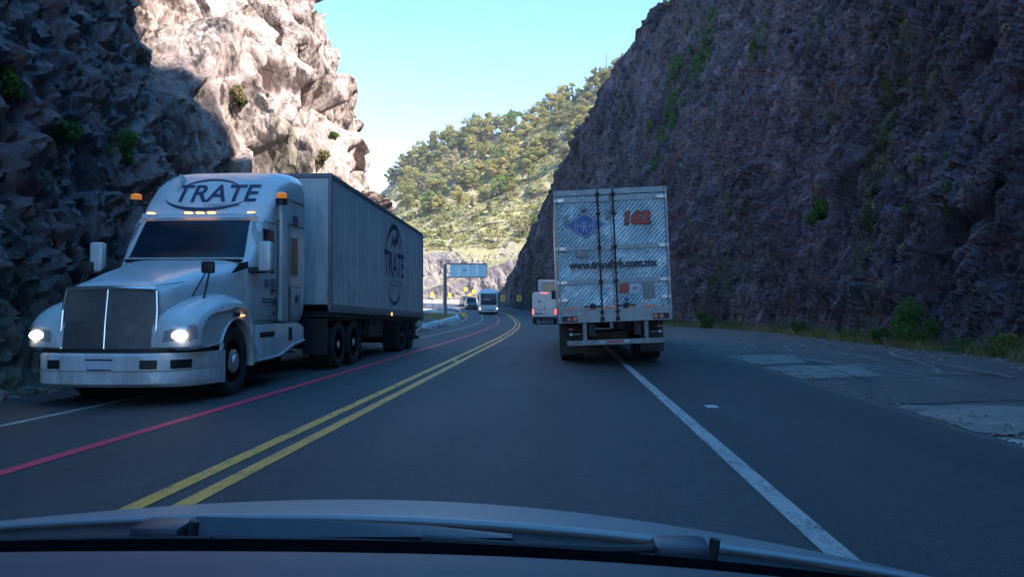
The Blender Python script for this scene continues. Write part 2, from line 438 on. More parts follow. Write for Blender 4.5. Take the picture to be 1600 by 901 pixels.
M['pine'] = leaf_mat('pine', (0.15, 0.155, 0.05), (0.34, 0.33, 0.11))
M['oak'] = leaf_mat('oak', (0.24, 0.215, 0.07), (0.50, 0.44, 0.16))
M['bright_leaf'] = leaf_mat('bright_leaf', (0.12, 0.19, 0.04), (0.28, 0.36, 0.08))
M['dry_leaf'] = leaf_mat('dry_leaf', (0.20, 0.18, 0.11), (0.36, 0.32, 0.20))
M['weed'] = leaf_mat('weed', (0.05, 0.11, 0.02), (0.13, 0.22, 0.05))
M['grass'] = leaf_mat('grass', (0.12, 0.12, 0.04), (0.34, 0.28, 0.13))

M['white_line_solid'] = mat('whitewash', (0.62, 0.64, 0.62), 0.8, var=0.2, scale=1.5, bump=0.4, bscale=8)
M['stud'] = mat('stud', (0.75, 0.65, 0.12), 0.35, var=0.05)
M['matt_black'] = mat('matt_black', (0.004, 0.004, 0.005), 0.9, var=0.1)
M['plastic_blue'] = mat('wiper_plastic', (0.035, 0.045, 0.06), 0.45, var=0.15, scale=12)

def road_grime(m, z0, z1, amount):
    nt = m.node_tree; N, L = nt.nodes, nt.links; b = N['Principled BSDF']
    src = b.inputs['Base Color'].links[0].from_socket
    tc = N.new('ShaderNodeTexCoord').outputs['Object']; sp = N.new('ShaderNodeSeparateXYZ'); L.new(tc, sp.inputs[0])
    mr = N.new('ShaderNodeMapRange'); L.new(sp.outputs['Z'], mr.inputs[0]); mr.inputs[1].default_value = z0; mr.inputs[2].default_value = z1
    mr.inputs[3].default_value = .55; mr.inputs[4].default_value = .0
    st_ = noise(N, L, mapping(N, L, tc, (3, 3, .7)), 1.6, 9, .72)
    f = math_(N, L, 'MULTIPLY', math_(N, L, 'ADD', mr.outputs[0], amount), ramp(N, L, st_, [(.42, (0, 0, 0)), (.75, (1, 1, 1))]))
    L.new(mix(N, L, f, src, (.17, .145, .12)), b.inputs['Base Color'])
road_grime(M['white_paint'], .4, 1.6, .12)
road_grime(M['trailer_paint'], 1.2, 4.0, .30)
M['matt_black'].node_tree.nodes['Principled BSDF'].inputs['Specular IOR Level'].default_value = 0.0
# ------------------------------------------------------------------ road alignment
def zr(y):
    y = np.asarray(y, dtype=float)
    q = np.clip(y - 80, 0, None)
    z = np.where(q < 45, q * q * 0.00065, 0.00065 * 2025 + (q - 45) * 0.05)
    return np.minimum(z, 4.2)
def road_path():
    pts = []                                   # x, y, heading (left positive) of the double yellow line
    for y in np.arange(-60, 105, 0.75):
        q = max(0.0, y - 30)
        pts.append((-2.68 - 0.00075 * q * q, y, math.atan(0.0015 * q)))
    x0, y0, h0 = -2.68 - 0.00075 * 75 ** 2, 105.0, math.atan(0.0015 * 75)
    R = 45.0
    cx, cy = x0 - R * math.cos(h0), y0 - R * math.sin(h0)
    for h in np.arange(h0, 1.75, 0.012):
        pts.append((cx + R * math.cos(h), cy + R * math.sin(h), h))
    x, y, h = pts[-1]
    for k in range(1, 60):
        pts.append((x - math.sin(h) * k * 1.5, y + math.cos(h) * k * 1.5, h))
    return np.array(pts)
PATH = road_path()
def strip(name, d0, d1, dz, m, y_from=-60, y_to=None, n_across=2, kind_struct=True):
    P = PATH[(PATH[:, 1] >= y_from) | (PATH[:, 2] > 0.2)]
    if y_to is not None: P = P[(P[:, 1] <= y_to) & (P[:, 2] < 0.2)]
    d = np.linspace(d0, d1, n_across)
    nx, ny = np.cos(P[:, 2]), np.sin(P[:, 2])
    X = P[:, 0:1] + nx[:, None] * d[None]; Y = P[:, 1:2] + ny[:, None] * d[None]
    Z = zr(Y) + dz
    V = np.stack([X, Y, Z], -1).reshape(-1, 3)
    me = fast_mesh(name, V, grid_faces(len(P), n_across)[:, ::-1])
    return struct(name, me, m)

# ground sheet out to the horizon
ys = np.concatenate([[-3000, -600, -150], np.arange(-60, 60, 20), np.arange(60, 185, 2.5), [200, 300, 700, 1500, 4000]])
xs = np.array([-4000, -1000, -300, -120, -80, -40, -20, 0, 20, 60, 200, 1000, 4000.0])
XX, YY = np.meshgrid(xs, ys, indexing='ij')
V = np.stack([XX, YY, zr(YY) - 0.03], -1).reshape(-1, 3)
struct('ground', fast_mesh('ground', V, grid_faces(len(xs), len(ys))), M['dirt'])
strip('road', -5.4, 6.95, 0.004, M['asphalt'], n_across=8)
strip('shoulder', 6.95, 15.2, -0.012, M['old_asphalt'], y_from=-60, y_to=100, n_across=6)
strip('yellow_line', -0.22, -0.08, 0.010, M['yellow_paint'])
strip('yellow_line', 0.08, 0.22, 0.010, M['yellow_paint'])
strip('red_line', -1.875, -1.725, 0.010, M['red_line'])
strip('white_line', 4.08, 4.23, 0.010, M['white_line'])
strip('white_line', -3.64, -3.54, 0.010, M['white_line'])
# concrete patches in the lay-by on the right
random.seed(5)
def slab(name, pts, m, z):
    mb = MB(); out = []
    for i in range(len(pts)):
        a, b = pts[i], pts[(i + 1) % len(pts)]
        for k in range(16):
            t = k / 16; out.append((a[0] + (b[0] - a[0]) * t + random.uniform(-.05, .05), a[1] + (b[1] - a[1]) * t + random.uniform(-.14, .14), z))
    mb.poly(out); return tag(mb.build(name, m), kind='structure')
slab('concrete_patch', [(4.42, 7.2), (8.6, 6.4), (9.4, 8.3), (4.45, 8.5)], M['pale_concrete'], -0.004)
slab('concrete_patch', [(4.45, 8.9), (7.0, 8.8), (8.6, 11.6), (4.48, 11.3)], M['concrete'], -0.004)
slab('concrete_patch', [(4.5, 15.6), (6.3, 16.4), (6.9, 19.5), (4.55, 18.6)], M['concrete'], -0.004)
slab('concrete_patch', [(4.55, 19.3), (6.1, 20.4), (6.6, 23.8), (4.6, 22.9)], M['concrete'], -0.004)
slab('concrete_patch', [(8.0, 11.9), (10.4, 12.4), (10.9, 15.0), (8.4, 15.2)], M['concrete'], -0.004)
# tar seams between the old slabs
mb = MB()
for (xa, ya, xb, yb) in [(4.5, 8.75, 10.5, 9.4), (4.5, 11.5, 11.0, 13.2), (4.5, 15.2, 11.0, 17.6), (4.5, 19.0, 11, 22.2), (4.6, 23.6, 11, 27.5), (4.6, 29, 11, 33.5), (7.4, 5, 9.5, 30), (9.6, 6, 8.2, 20), (5.6, 15, 7.4, 34)]:
    n = 24; q = [(xa + (xb - xa) * k / n + random.uniform(-.05, .05), ya + (yb - ya) * k / n + random.uniform(-.05, .05)) for k in range(n + 1)]
    for p0, p1 in zip(q[:-1], q[1:]): mb.poly([(p0[0] - .018, p0[1] - .03, .0005), (p1[0] - .018, p1[1] - .03, .0005), (p1[0] + .018, p1[1] + .03, .0005), (p0[0] + .018, p0[1] + .03, .0005)])
tag(mb.build('tar_seam', M['rubber']), kind='structure')
# gravel along the asphalt edge and the foot of the cutting
rg = np.random.default_rng(31); mb = MB()
for k in range(900):
    yy = 5 + 45 * rg.uniform() ** 1.6; xx = (4.42 + abs(rg.normal()) * .35) if k % 2 else (11.3 - abs(rg.normal()) * 1.2); r = rg.uniform(.01, .035) * (1 if k % 2 else 1.8)
    vs = bmesh.ops.create_icosphere(mb.bm, subdivisions=1, radius=r)['verts']; s3 = rg.uniform(.6, 1.4, 3)
    for v in vs: v.co = Vector((v.co.x * s3[0] + xx, v.co.y * s3[1] + yy, v.co.z * s3[2] * .6 + r * .2))
tag(mb.build('gravel', M['concrete']), 'loose gravel and chips scattered over the right shoulder', 'gravel', kind='stuff')
# thin light wear tracks in the lay-by
mb = MB()
for k in range(22):
    x, y = random.uniform(5, 9.5), random.uniform(15, 38); dx = random.uniform(-.9, .9); w = random.uniform(.03, .07)
    pts = [(x + dx * t * 3 + 0.25 * math.sin(t * 3 + k), y + t * random.uniform(4, 7)) for t in (0, .25, .5, .75, 1)]
    for a, b in zip(pts[:-1], pts[1:]):
        mb.poly([(a[0] - w, a[1], -.001 - k * .0003), (a[0] + w, a[1], -.001 - k * .0003), (b[0] + w, b[1], -.001 - k * .0003), (b[0] - w, b[1], -.001 - k * .0003)])
tag(mb.build('tyre_track', M['concrete']), kind='structure')

# ------------------------------------------------------------------ broken rock noise
def _h(ix, iy, iz, k):
    n = (ix.astype(np.int64) * 73856093) ^ (iy.astype(np.int64) * 19349663) ^ (iz.astype(np.int64) * 83492791) ^ (k * 2654435)
    n = (n ^ (n >> 13)) * 1274126177 & 0x7fffffff
    n = (n ^ (n >> 11)) * 668265263 & 0x7fffffff
    n ^= n >> 15
    return (n & 0xffffff).astype(np.float32) / 16777216.0
def facets(P, size, seed, tilt=0.6, step=0.35, squash=(1, 1, 1), rot=None, crack=0.0, ks=50.0):
    """piecewise planar offsets: every cell of broken rock is a tilted block"""
    Q = P @ rot.T if rot is not None else P
    Q = (Q / (size * np.array(squash))).astype(np.float32)
    B = np.floor(Q - 0.5).astype(np.int64)
    d1 = np.full(len(Q), 9e9, np.float32); d2 = d1.copy(); val = np.zeros(len(Q)); ws = np.full(len(Q), 1e-30); KS = ks
    for cx in (0, 1):
        for cy in (0, 1):
            for cz in (0, 1):
                c = B + np.array([cx, cy, cz])
                h = [_h(c[:, 0], c[:, 1], c[:, 2], seed * 17 + k) for k in range(7)]
                ctr = np.stack([c[:, 0] + .1 + .8 * h[0], c[:, 1] + .1 + .8 * h[1], c[:, 2] + .1 + .8 * h[2]], -1)
                df = Q - ctr; d = (df * df).sum(1)
                v = ((h[3] - .5) * df[:, 0] + (h[4] - .5) * df[:, 1] + (h[5] - .5) * df[:, 2]) * 2 * tilt + (h[6] - .5) * 2 * step
                w = np.exp(-KS * d); ws += w; val += w * v
                near = d < d1
                d2 = np.where(near, d1, np.minimum(d2, d)); d1 = np.where(near, d, d1)
    val = val / ws
    if crack:
        e = np.sqrt(d2) - np.sqrt(d1)
        val -= crack * np.clip(1 - e / 0.12, 0, 1)
    return val * size
def rotm(ax, ay, az):
    return np.array((Matrix.Rotation(ax, 3, 'X') @ Matrix.Rotation(ay, 3, 'Y') @ Matrix.Rotation(az, 3, 'Z')))
def smooth_noise(P, size, seed):
    Q = P / size; B = np.floor(Q).astype(np.int64); f = (Q - B); f = f * f * (3 - 2 * f)
    v = np.zeros(len(P))
    for cx in (0, 1):
        for cy in (0, 1):
            for cz in (0, 1):
                w = (f[:, 0] if cx else 1 - f[:, 0]) * (f[:, 1] if cy else 1 - f[:, 1]) * (f[:, 2] if cz else 1 - f[:, 2])
                v += w * (_h(B[:, 0] + cx, B[:, 1] + cy, B[:, 2] + cz, seed) - .5) * 2
    return v
def rock_face(P0, nu, nv, layers, bumps, ks=50.0):
    """displace a grid (nu x nv) of points along its own normal"""
    G = P0.reshape(nu, nv, 3)
    du = np.gradient(G, axis=0); dv = np.gradient(G, axis=1)
    Nn = np.cross(du, dv); Nn /= np.linalg.norm(Nn, axis=2, keepdims=True) + 1e-9
    Nn = Nn.reshape(-1, 3)
    warp = np.stack([smooth_noise(P0, 3.0, k) for k in (91, 92, 93)], -1) * 0.18
    D = np.zeros(len(P0))
    for (size, seed, tilt, step, squash, rot, crack, amp) in layers:
        D += amp * facets(P0 + warp * min(1, size / 2), size, seed, tilt, step, squash, rot, crack, ks)
    for size, seed, amp in bumps: D += amp * smooth_noise(P0, size, seed)
    return Nn, D
def wall_grid(cols, s_samples, t_samples, base_dz=-0.6):
    """cols rows: bx, by, tx, ty, tz -> points between base line and top line"""
    C = np.array(cols, float)
    L = np.concatenate([[0], np.cumsum(np.hypot(np.diff(C[:, 0]), np.diff(C[:, 1])))])
    s = s_samples * L[-1]
    I = [np.interp(s, L, C[:, k]) for k in range(5)]
    t = t_samples
    X = I[0][:, None] * (1 - t) + I[2][:, None] * t
    Y = I[1][:, None] * (1 - t) + I[3][:, None] * t
    z0 = zr(I[1]) + base_dz
    Z = z0[:, None] * (1 - t) + I[4][:, None] * t
    return np.stack([X, Y, Z], -1), L

# ------------------------------------------------------------------ left cliff
def left_wall():
    nu, nv = 760, 360
    cols = [(-8.8, -30, -19, -30, 30), (-8.3, 5, -19, 5, 31), (-8.3, 14, -19.5, 14, 32), (-8.9, 24, -20, 25, 33), (-9.2, 38, -19.6, 40, 33),
            (-10.2, 50, -20.9, 52, 32), (-11.0, 58.5, -21.8, 59.5, 31), (-13.5, 62.5, -25, 64.5, 29), (-17, 67, -29, 70, 26), (-34, 72, -40, 80, 20)]
    C = np.array(cols); L = np.concatenate([[0], np.cumsum(np.hypot(np.diff(C[:, 0]), np.diff(C[:, 1])))])
    # denser where it is close to the camera
    yk = np.array([-30, 6, 11, 22, 40, 62, 90, 200.]); wk = np.array([1.0, .30, .07, .075, .12, .14, .5, .8])
    fine = np.linspace(0, L[-1], 4000); yy = np.interp(fine, L, C[:, 1]) + np.interp(fine, L, np.abs(C[:, 0]) * 0)
    dens = 1 / np.interp(fine, [0, 36, 41, 52, 70, 92, 100, L[-1]], wk)
    cum = np.cumsum(dens); cum = (cum - cum[0]) / (cum[-1] - cum[0])
    s = np.interp(np.linspace(0, 1, nu), cum, fine) / L[-1]
    tf = np.linspace(0, 1, 2000); dt = 1 / np.interp(tf, [0, .35, .8, 1], [.08, .09, .14, .3])
    ct = np.cumsum(dt); ct = (ct - ct[0]) / (ct[-1] - ct[0]); t = np.interp(np.linspace(0, 1, nv), ct, tf)
    G, _ = wall_grid(cols, s, t)
    P0 = G.reshape(-1, 3)
    R1 = rotm(-.5, .1, .1); R2 = rotm(-.75, -.1, .15); R3 = rotm(-.25, .1, -.2)
    near = np.clip((27 - P0[:, 1]) / 8, 0, 1)
    nearl = [(2.4, 5, .8, .10, (1.2, 1, 1.3), R2, .02, .40), (.9, 7, 1.1, .18, (1.2, 1, 1.2), R3, .04, .50), (.40, 9, 1.2, .25, (1, 1, 1), R2, .04, .55), (.2, 11, 1.2, .3, (1, 1, 1), R1, 0, .55)]
    farl = [(7.0, 14, .95, .06, (1.3, 1., 1.6), R1, .0, .33), (3.2, 15, 1.6, .10, (1.2, 1, 1.6), R2, .0, .48), (1.3, 17, 1.3, .10, (1.1, 1, 1.5), R3, .06, .36), (.5, 19, 1.0, .12, (1, 1, 1.2), R2, .06, .22)]
    Nn, D1 = rock_face(P0, nu, nv, nearl, [(16, 4, .8), (6, 6, .4)])
    Nn, D2 = rock_face(P0, nu, nv, farl, [(16, 4, .8), (6, 6, .4)], 26.0)
    D = D1 * near + D2 * (1 - near)
    # the bulk further on stands forward, the near part is finer broken
    if Nn[nu // 2 * nv + nv // 2][0] < 0: Nn = -Nn
    lowfade = np.clip((P0[:, 2] + .6) / 2.5, 0.25, 1)
    Pn = P0 + Nn * (D * lowfade)[:, None]
    Gd = Pn.reshape(nu, nv, 3)
    cap = []
    for k, (dx, dz) in enumerate([(-2, .8), (-6, 1.5), (-14, 1), (-34, -6)]):
        c = Gd[:, -1].copy(); c[:, 0] += dx; c[:, 2] += dz; cap.append(c[:, None])
    Gd = np.concatenate([Gd] + cap, axis=1)
    me = fast_mesh('cliff', Gd.reshape(-1, 3), grid_faces(nu, nv + 4))
    me.polygons.foreach_set('use_smooth', [True] * len(me.polygons)); me.set_sharp_from_angle(angle=math.radians(32))
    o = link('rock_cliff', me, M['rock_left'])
    return tag(o, 'tall blocky cliff on the left, dark near the camera and brightly sunlit beyond', 'cliff')
LW = left_wall()

# ------------------------------------------------------------------ right cutting
def right_wall():
    cols = [(12.5, -50, 30, -50, 66), (12.3, -18, 29, -18, 66), (12.2, -12.3, 28, -12.3, 64), (12.1, -11, 23, -11, 34), (12.0, 8, 22.5, 8, 34), (12.0, 18, 22.5, 18, 38), (12.0, 34, 22.5, 34, 41),
            (12.0, 47, 22.5, 48, 42), (9.8, 57, 20.5, 60, 41), (7.9, 68, 17.5, 76, 39), (5.4, 80, 14.8, 86, 37.8), (3.2, 92, 12.4, 92, 36.7), (1.0, 101, 6.5, 100, 30.9),
            (-.6, 108, 1.9, 108, 24.3), (-3.2, 116, -1.2, 115, 18.9), (-6.2, 123.5, -5.7, 122, 10.7), (-9.0, 129, -8.5, 128, 5.6),
            (-11.6, 133.5, -11, 134, 3.6), (-13.5, 137, -13.3, 138, 3.1)]
    nu, nv = 760, 520
    C = np.array(cols); L = np.concatenate([[0], np.cumsum(np.hypot(np.diff(C[:, 0]), np.diff(C[:, 1])))])
    fine = np.linspace(0, L[-1], 4000)
    dens = 1 / np.interp(fine, [0, 60, 68, 85, 110, 150, L[-1]], [1.2, .35, .12, .12, .2, .3, .35])
    cum = np.cumsum(dens); cum = (cum - cum[0]) / (cum[-1] - cum[0])
    s = np.interp(np.linspace(0, 1, nu), cum, fine) / L[-1]
    tf = np.linspace(0, 1, 2000); dt = 1 / np.interp(tf, [0, .3, .6, 1], [.06, .07, .11, .16])
    ct = np.cumsum(dt); ct = (ct - ct[0]) / (ct[-1] - ct[0]); t = np.interp(np.linspace(0, 1, nv), ct, tf)
    G, _ = wall_grid(cols, s, t)
    P0 = G.reshape(-1, 3)
    R1 = rotm(-.45, -.1, .1); R2 = rotm(-.6, .1, -.15)
    layers = [(5.0, 23, .5, .12, (1, 1, 1.6), R1, .02, .34), (1.7, 25, 1.1, .16, (.8, .8, 2.6), R1, .03, .42),
              (.7, 27, 1.2, .24, (.8, .7, 2.8), R2, .04, .52), (.34, 29, 1.4, .3, (.8, .7, 2.6), R1, .03, .58), (.19, 31, 1.3, .3, (1, .8, 2.0), R2, 0, .5)]
    Nn, D = rock_face(P0, nu, nv, layers, [(14, 24, .7), (5, 26, .3)])
    if Nn[nu // 2 * nv + nv // 2][0] > 0: Nn = -Nn
    T = np.tile(t, nu)
    fade = np.clip((P0[:, 2] + .6) / 2.5, .25, 1) * np.clip((np.interp(np.repeat(s * L[-1], nv), L, C[:, 4])) / 14, .3, 1)
    Pn = (P0 + Nn * (D * fade)[:, None])
    Gd = Pn.reshape(nu, nv, 3)
    cap = []
    for dx, dy, dz in [(1.5, .6, .7), (5, 3, 2), (14, 8, 4), (40, 14, 2)]:
        c = Gd[:, -1].copy(); w = np.clip(c[:, 2] / 14, .25, 1); c[:, 0] += dx * w; c[:, 1] += dy * w; c[:, 2] += dz * w * .6; cap.append(c[:, None])
    Gd = np.concatenate([Gd] + cap, axis=1)
    me = fast_mesh('cutting', Gd.reshape(-1, 3), grid_faces(nu, nv + 4)[:, ::-1])
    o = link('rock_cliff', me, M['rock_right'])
    tag(o, 'high shaded purple rock cutting with mossy streaks on the right of the road', 'cliff')
    return o, Gd, Nn.reshape(nu, nv, 3), s * L[-1]
RW, RG, RN, RS = right_wall()

# ------------------------------------------------------------------ far hillside with its own cut faces
HC = [  # px, low-cut top, upper-cut top, middle, ridge (picture heights of the real slope at their own distance)
    (500, 463, 400, 372, 345), (560, 462, 402, 362, 330), (606, 461, 400, 350, 292), (622, 461, 398, 345, 276), (640, 458, 394, 340, 262), (700, 444, 392, 322, 232),
    (760, 420, 398, 305, 214), (820, 402, 388, 285, 202), (880, 390, 366, 255, 166), (940, 380, 335, 215, 138), (1005, 370, 300, 170, 96), (1080, 360, 250, 120, 40), (1250, 350, 170, 0, -90)]
def hill():
    nu, nv = 420, 260
    pxs = np.linspace(505, 1240, nu); H = np.array(HC, float)
    cl = [np.interp(pxs, H[:, 0], H[:, k]) for k in range(1, 5)]
    keyt = np.array([0, .13, .17, .34, .62, .9, 1.0])
    rows = []
    for i, px in enumerate(pxs):
        k = [at(px, 467, 160), at(px, cl[0][i], 162), at(px, cl[0][i] - 3.5, 167), at(px, cl[1][i], 171), at(px, cl[2][i], 205), at(px, cl[3][i], 255), at(px, cl[3][i] + 12, 300)]
        k[0].z = float(zr(160)) - 1.0
        rows.append([tuple(p) for p in k])
    K = np.array(rows)                      # nu,7,3
    t = np.linspace(0, 1, nv)
    G = np.stack([np.stack([np.interp(t, keyt, K[i, :, c]) for c in range(3)], -1) for i in range(nu)])
    P0 = G.reshape(-1, 3)
    T = np.tile(t, nu)
    cut = np.clip(1 - np.abs(T - .06) / .09, 0, 1) + np.clip(1 - np.abs(T - .26) / .12, 0, 1)
    left = np.clip(1 - (np.repeat(pxs, nv) - 600) / 50, 0, 1)
    R1 = rotm(.2, .2, .4)
    D1 = facets(P0, 5.0, 41, .7, .3, (1, 1, 1.8), R1, .03) + facets(P0, 1.8, 43, .8, .3, (1, 1, 1.8), R1) * .9 + facets(P0, .8, 47, 1., .3, (1, 1, 1.6), R1)
    D2 = smooth_noise(P0, 16, 45) * 1.6 + smooth_noise(P0, 6, 46) * .9 + facets(P0, 7.0, 44, .5, .2, (1, 1, 1), R1) * .4
    edge = np.clip(T / .05, .2, 1)
    w = np.clip(cut + left, 0, 1)
    Dn = (D1 * .38 * w + D2 * (1 - w)) * edge
    Pn = P0.copy(); Pn[:, 1] -= Dn * .9; Pn[:, 2] += Dn * .3
    Pn = Pn.reshape(nu, nv, 3)
    a = Pn[:1].copy(); a[:, :, 1] += 60; a[:, :, 0] -= 6
    Gd = np.concatenate([a, Pn], 0)
    bk = Gd[:, -1:].copy(); bk[:, :, 1] += 120; bk[:, :, 2] -= 60
    Gd = np.concatenate([Gd, bk], 1)
    me = fast_mesh('hillside', Gd.reshape(-1, 3), grid_faces(nu + 1, nv + 1))
    m, N, L, b = nodes('hillside')
    tc = N.new('ShaderNodeTexCoord').outputs['Object']; gn = N.new('ShaderNodeNewGeometry')
    sp = N.new('ShaderNodeSeparateXYZ'); L.new(gn.outputs['Normal'], sp.inputs[0])
    n1 = noise(N, L, tc, .12, 8, .7, .5); n2 = noise(N, L, tc, .9, 8, .75, .3); n3 = noise(N, L, mapping(N, L, tc, (1, 1, .3)), .5, 8, .75)
    veg = ramp(N, L, n2, [(.28, (.12, .11, .045)), (.5, (.33, .275, .12)), (.72, (.50, .41, .21))])
    soil = ramp(N, L, n1, [(.48, (0, 0, 0)), (.62, (.75, .75, .75))])
    veg = mix(N, L, soil, veg, (.34, .27, .20))
    rk = ramp(N, L, n3, [(.25, (.13, .095, .095)), (.5, (.26, .20, .19)), (.75, (.42, .34, .31))])
    steep = math_(N, L, 'ADD', sp.outputs['Z'], math_(N, L, 'MULTIPLY', math_(N, L, 'SUBTRACT', n2, .5), .5))
    f = ramp(N, L, steep, [(.56, (0, 0, 0)), (.68, (1, 1, 1))])
    L.new(mix(N, L, f, rk, veg), b.inputs['Base Color']); b.inputs['Roughness'].default_value = .95
    bp = N.new('ShaderNodeBump'); bp.inputs['Strength'].default_value = .9; bp.inputs['Distance'].default_value = .8
    L.new(n2, bp.inputs['Height']); L.new(bp.outputs[0], b.inputs['Normal'])
    o = struct('hill', me, m)
    return o, Pn, pxs, t
HILL, HG, HPX, HT = hill()
def hill_pt(px, t):
    i = int(np.clip(np.searchsorted(HPX, px), 0, len(HPX) - 1)); j = int(round(t * (len(HT) - 1)))
    return Vector(HG[i, j])

# ------------------------------------------------------------------ foliage
def leaf_cloud(rng, blobs, n, size, flat=.35):
    """blobs: (cx,cy,cz,rx,ry,rz); leaf faces near the surface of each clump"""
    w = np.array([b[3] * b[4] + b[3] * b[5] for b in blobs]); w /= w.sum()
    idx = rng.choice(len(blobs), n, p=w); B = np.array(blobs)[idx]
    d = rng.normal(size=(n, 3)); d /= np.linalg.norm(d, axis=1, keepdims=True)
    r = rng.uniform(.45, 1.0, n) ** .6
    c = B[:, :3] + d * B[:, 3:] * r[:, None]
    a = rng.normal(size=(n, 3)); a /= np.linalg.norm(a, axis=1, keepdims=True)
    nn = d * .6 + rng.normal(size=(n, 3)) * .6; u = np.cross(a, nn); u /= np.linalg.norm(u, axis=1, keepdims=True) + 1e-9
    v = np.cross(nn, u); v /= np.linalg.norm(v, axis=1, keepdims=True) + 1e-9
    s = size * rng.uniform(.6, 1.3, n)[:, None]
    V = np.stack([c - u * s, c + v * s * .6, c + u * s, c - v * s * .6], 1).reshape(-1, 3)
    return V, np.arange(n * 4).reshape(-1, 4)
def blades(rng, P, h, w, lean=.4):
    """upright grass blades (triangles as thin quads) standing on points P"""
    n = len(P); a = rng.uniform(0, 2 * np.pi, n)
    u = np.stack([np.cos(a), np.sin(a), np.zeros(n)], 1) * w
    hh = h * rng.uniform(.4, 1.2, n)
    tip = P + np.stack([rng.normal(0, lean, n) * hh, rng.normal(0, lean, n) * hh, hh], 1)
    V = np.stack([P - u, P + u, tip + u * .25, tip - u * .25], 1).reshape(-1, 3)
    return V, np.arange(n * 4).reshape(-1, 4)
def crown_tree(name, seed, h, kind, n, size):
    rng = np.random.default_rng(seed)
    root = bpy.data.objects.new(name, None); COL.objects.link(root)
    mb = MB(); mb.cyl((0, 0, -.6), (0, 0, h * .55), h * .03, h * .017, 7)
    mb.cyl((0, 0, h * .5), (rng.normal() * .2, rng.normal() * .2, h * .85), h * .017, h * .006, 6)
    blobs = []
    if kind == 'pine':
        for k in range(9):
            z = h * (.32 + .66 * k / 9); r = h * .23 * (1 - .75 * (k / 9)) * rng.uniform(.8, 1.2); a = rng.uniform(0, 6.28)
            blobs.append((math.cos(a) * r * .5, math.sin(a) * r * .5, z, r, r, h * .07))
            mb.cyl((0, 0, z - h * .04), (math.cos(a) * r, math.sin(a) * r, z), h * .008, h * .003, 5)
    else:
        for k in range(17):
            a = rng.uniform(0, 6.28); z = h * rng.uniform(.25, .95); q = rng.uniform(.05, .36) * h * (1.15 - abs(z / h - .5)); r = h * rng.uniform(.06, .16)
            blobs.append((math.cos(a) * q, math.sin(a) * q, z, r, r, r * .75))
            mb.cyl((0, 0, h * .3), (math.cos(a) * q, math.sin(a) * q, z), h * .012, h * .004, 5)
    mb.build('trunk', M['bark'], root)
    V, Fq = leaf_cloud(rng, blobs, n, size)
    link('crown', fast_mesh('crown', V, Fq), M['pine' if kind == 'pine' else ('bright_leaf' if kind == 'bright' else ('dry_leaf' if kind == 'dry' else 'oak'))], root)
    return root
def shrub(name, loc, seed, w, h, m, n, size, label, cat='shrub', group=None, d=None):
    rng = np.random.default_rng(seed)
    root = empty(name, loc, label, cat, group)
    blobs = []; mb = MB()
    for k in range(8):
        a = rng.uniform(0, 6.28); q = rng.uniform(0, .36) * w; z = h * rng.uniform(.2, .82); r = w * rng.uniform(.14, .25)
        c = (math.cos(a) * q, math.sin(a) * q * (d or 1), z); blobs.append((*c, r, r * (d or 1), min(r, h * .28)))
        mb.cyl((0, 0, -.15), c, w * .016 + .004, .004, 5)
    mb.build('stem', M['bark'], root)
    V, Fq = leaf_cloud(rng, blobs, n, size)
    link('foliage', fast_mesh('foliage', V, Fq), m, root)
    return root

# trees on the far hillside
rng = np.random.default_rng(12)
KINDS = {'pine': ('pine_tree', 'dark green conical pine tree on the sunlit far hillside'),
         'oak': ('oak_tree', 'rounded olive green tree on the sunlit far hillside'),
         'bright': ('broadleaf_tree', 'bright yellow-green bushy tree on the sunlit far hillside'),
         'dry': ('dry_tree', 'pale brownish leafless looking tree on the sunlit far hillside')}
protos = {}
for kind, cnt in (('pine', 3), ('oak', 4), ('bright', 2), ('dry', 2)):
    protos[kind] = [crown_tree(KINDS[kind][0], 100 + k + len(kind) * 10, 8.0, kind, 1700, .25) for k in range(cnt)]
used = {}
def plant(kind, p, h, label=None, group='trees on the far hillside'):
    j = int(rng.integers(len(protos[kind]))); key = (kind, j)
    if key not in used: o = protos[kind][j]; used[key] = 1
    else: o = copy_tree(protos[kind][j])
    o.location = (p.x, p.y, p.z - .2); s = h / 8.0
    o.scale = (s * rng.uniform(.9, 1.25), s * rng.uniform(.9, 1.25), s); o.rotation_euler = (0, 0, rng.uniform(0, 6.28))
    tag(o, label or KINDS[kind][1], 'tree', group if label is None else None)
    return o
def pick(u):
    return 'pine' if u < .30 else ('oak' if u < .80 else ('bright' if u < .9 else 'dry'))
spots = []
for px in np.arange(612, 1010, 8.5):                      # crest
    spots.append((px + rng.uniform(-3, 3), rng.uniform(.86, .91), rng.uniform(5.0, 8.5)))
for k in range(150):                                      # upper wood
    px = rng.uniform(625, 1030); t = rng.uniform(.66, .9) if rng.uniform() < .8 else rng.uniform(.56, .7)
    spots.append((px, t, rng.uniform(4.0, 7.5)))
for k in range(26):                                       # scattered lower down
    spots.append((rng.uniform(640, 900), rng.uniform(.38, .62), rng.uniform(2.2, 3.8)))
for px, t, h in spots:
    plant(pick(rng.uniform()), hill_pt(px, t), h)
plant('pine', hill_pt(740, .88), 10.0, 'tall dark pine on the bump of the far ridge left of the skyline dip')
plant('pine', hill_pt(733, .85), 9.0); plant('oak', hill_pt(746, .86), 9.0)
plant('oak', hill_pt(681, .88), 8.8, 'rounded tree standing out from the left shoulder of the far ridge')
plant('oak', hill_pt(612, .88), 6.0, 'small tree at the left end of the far ridge, above the shaded rock')
plant('bright', hill_pt(787, .60), 4.5, 'single bright yellow-green tree below the dark wood on the far slope')
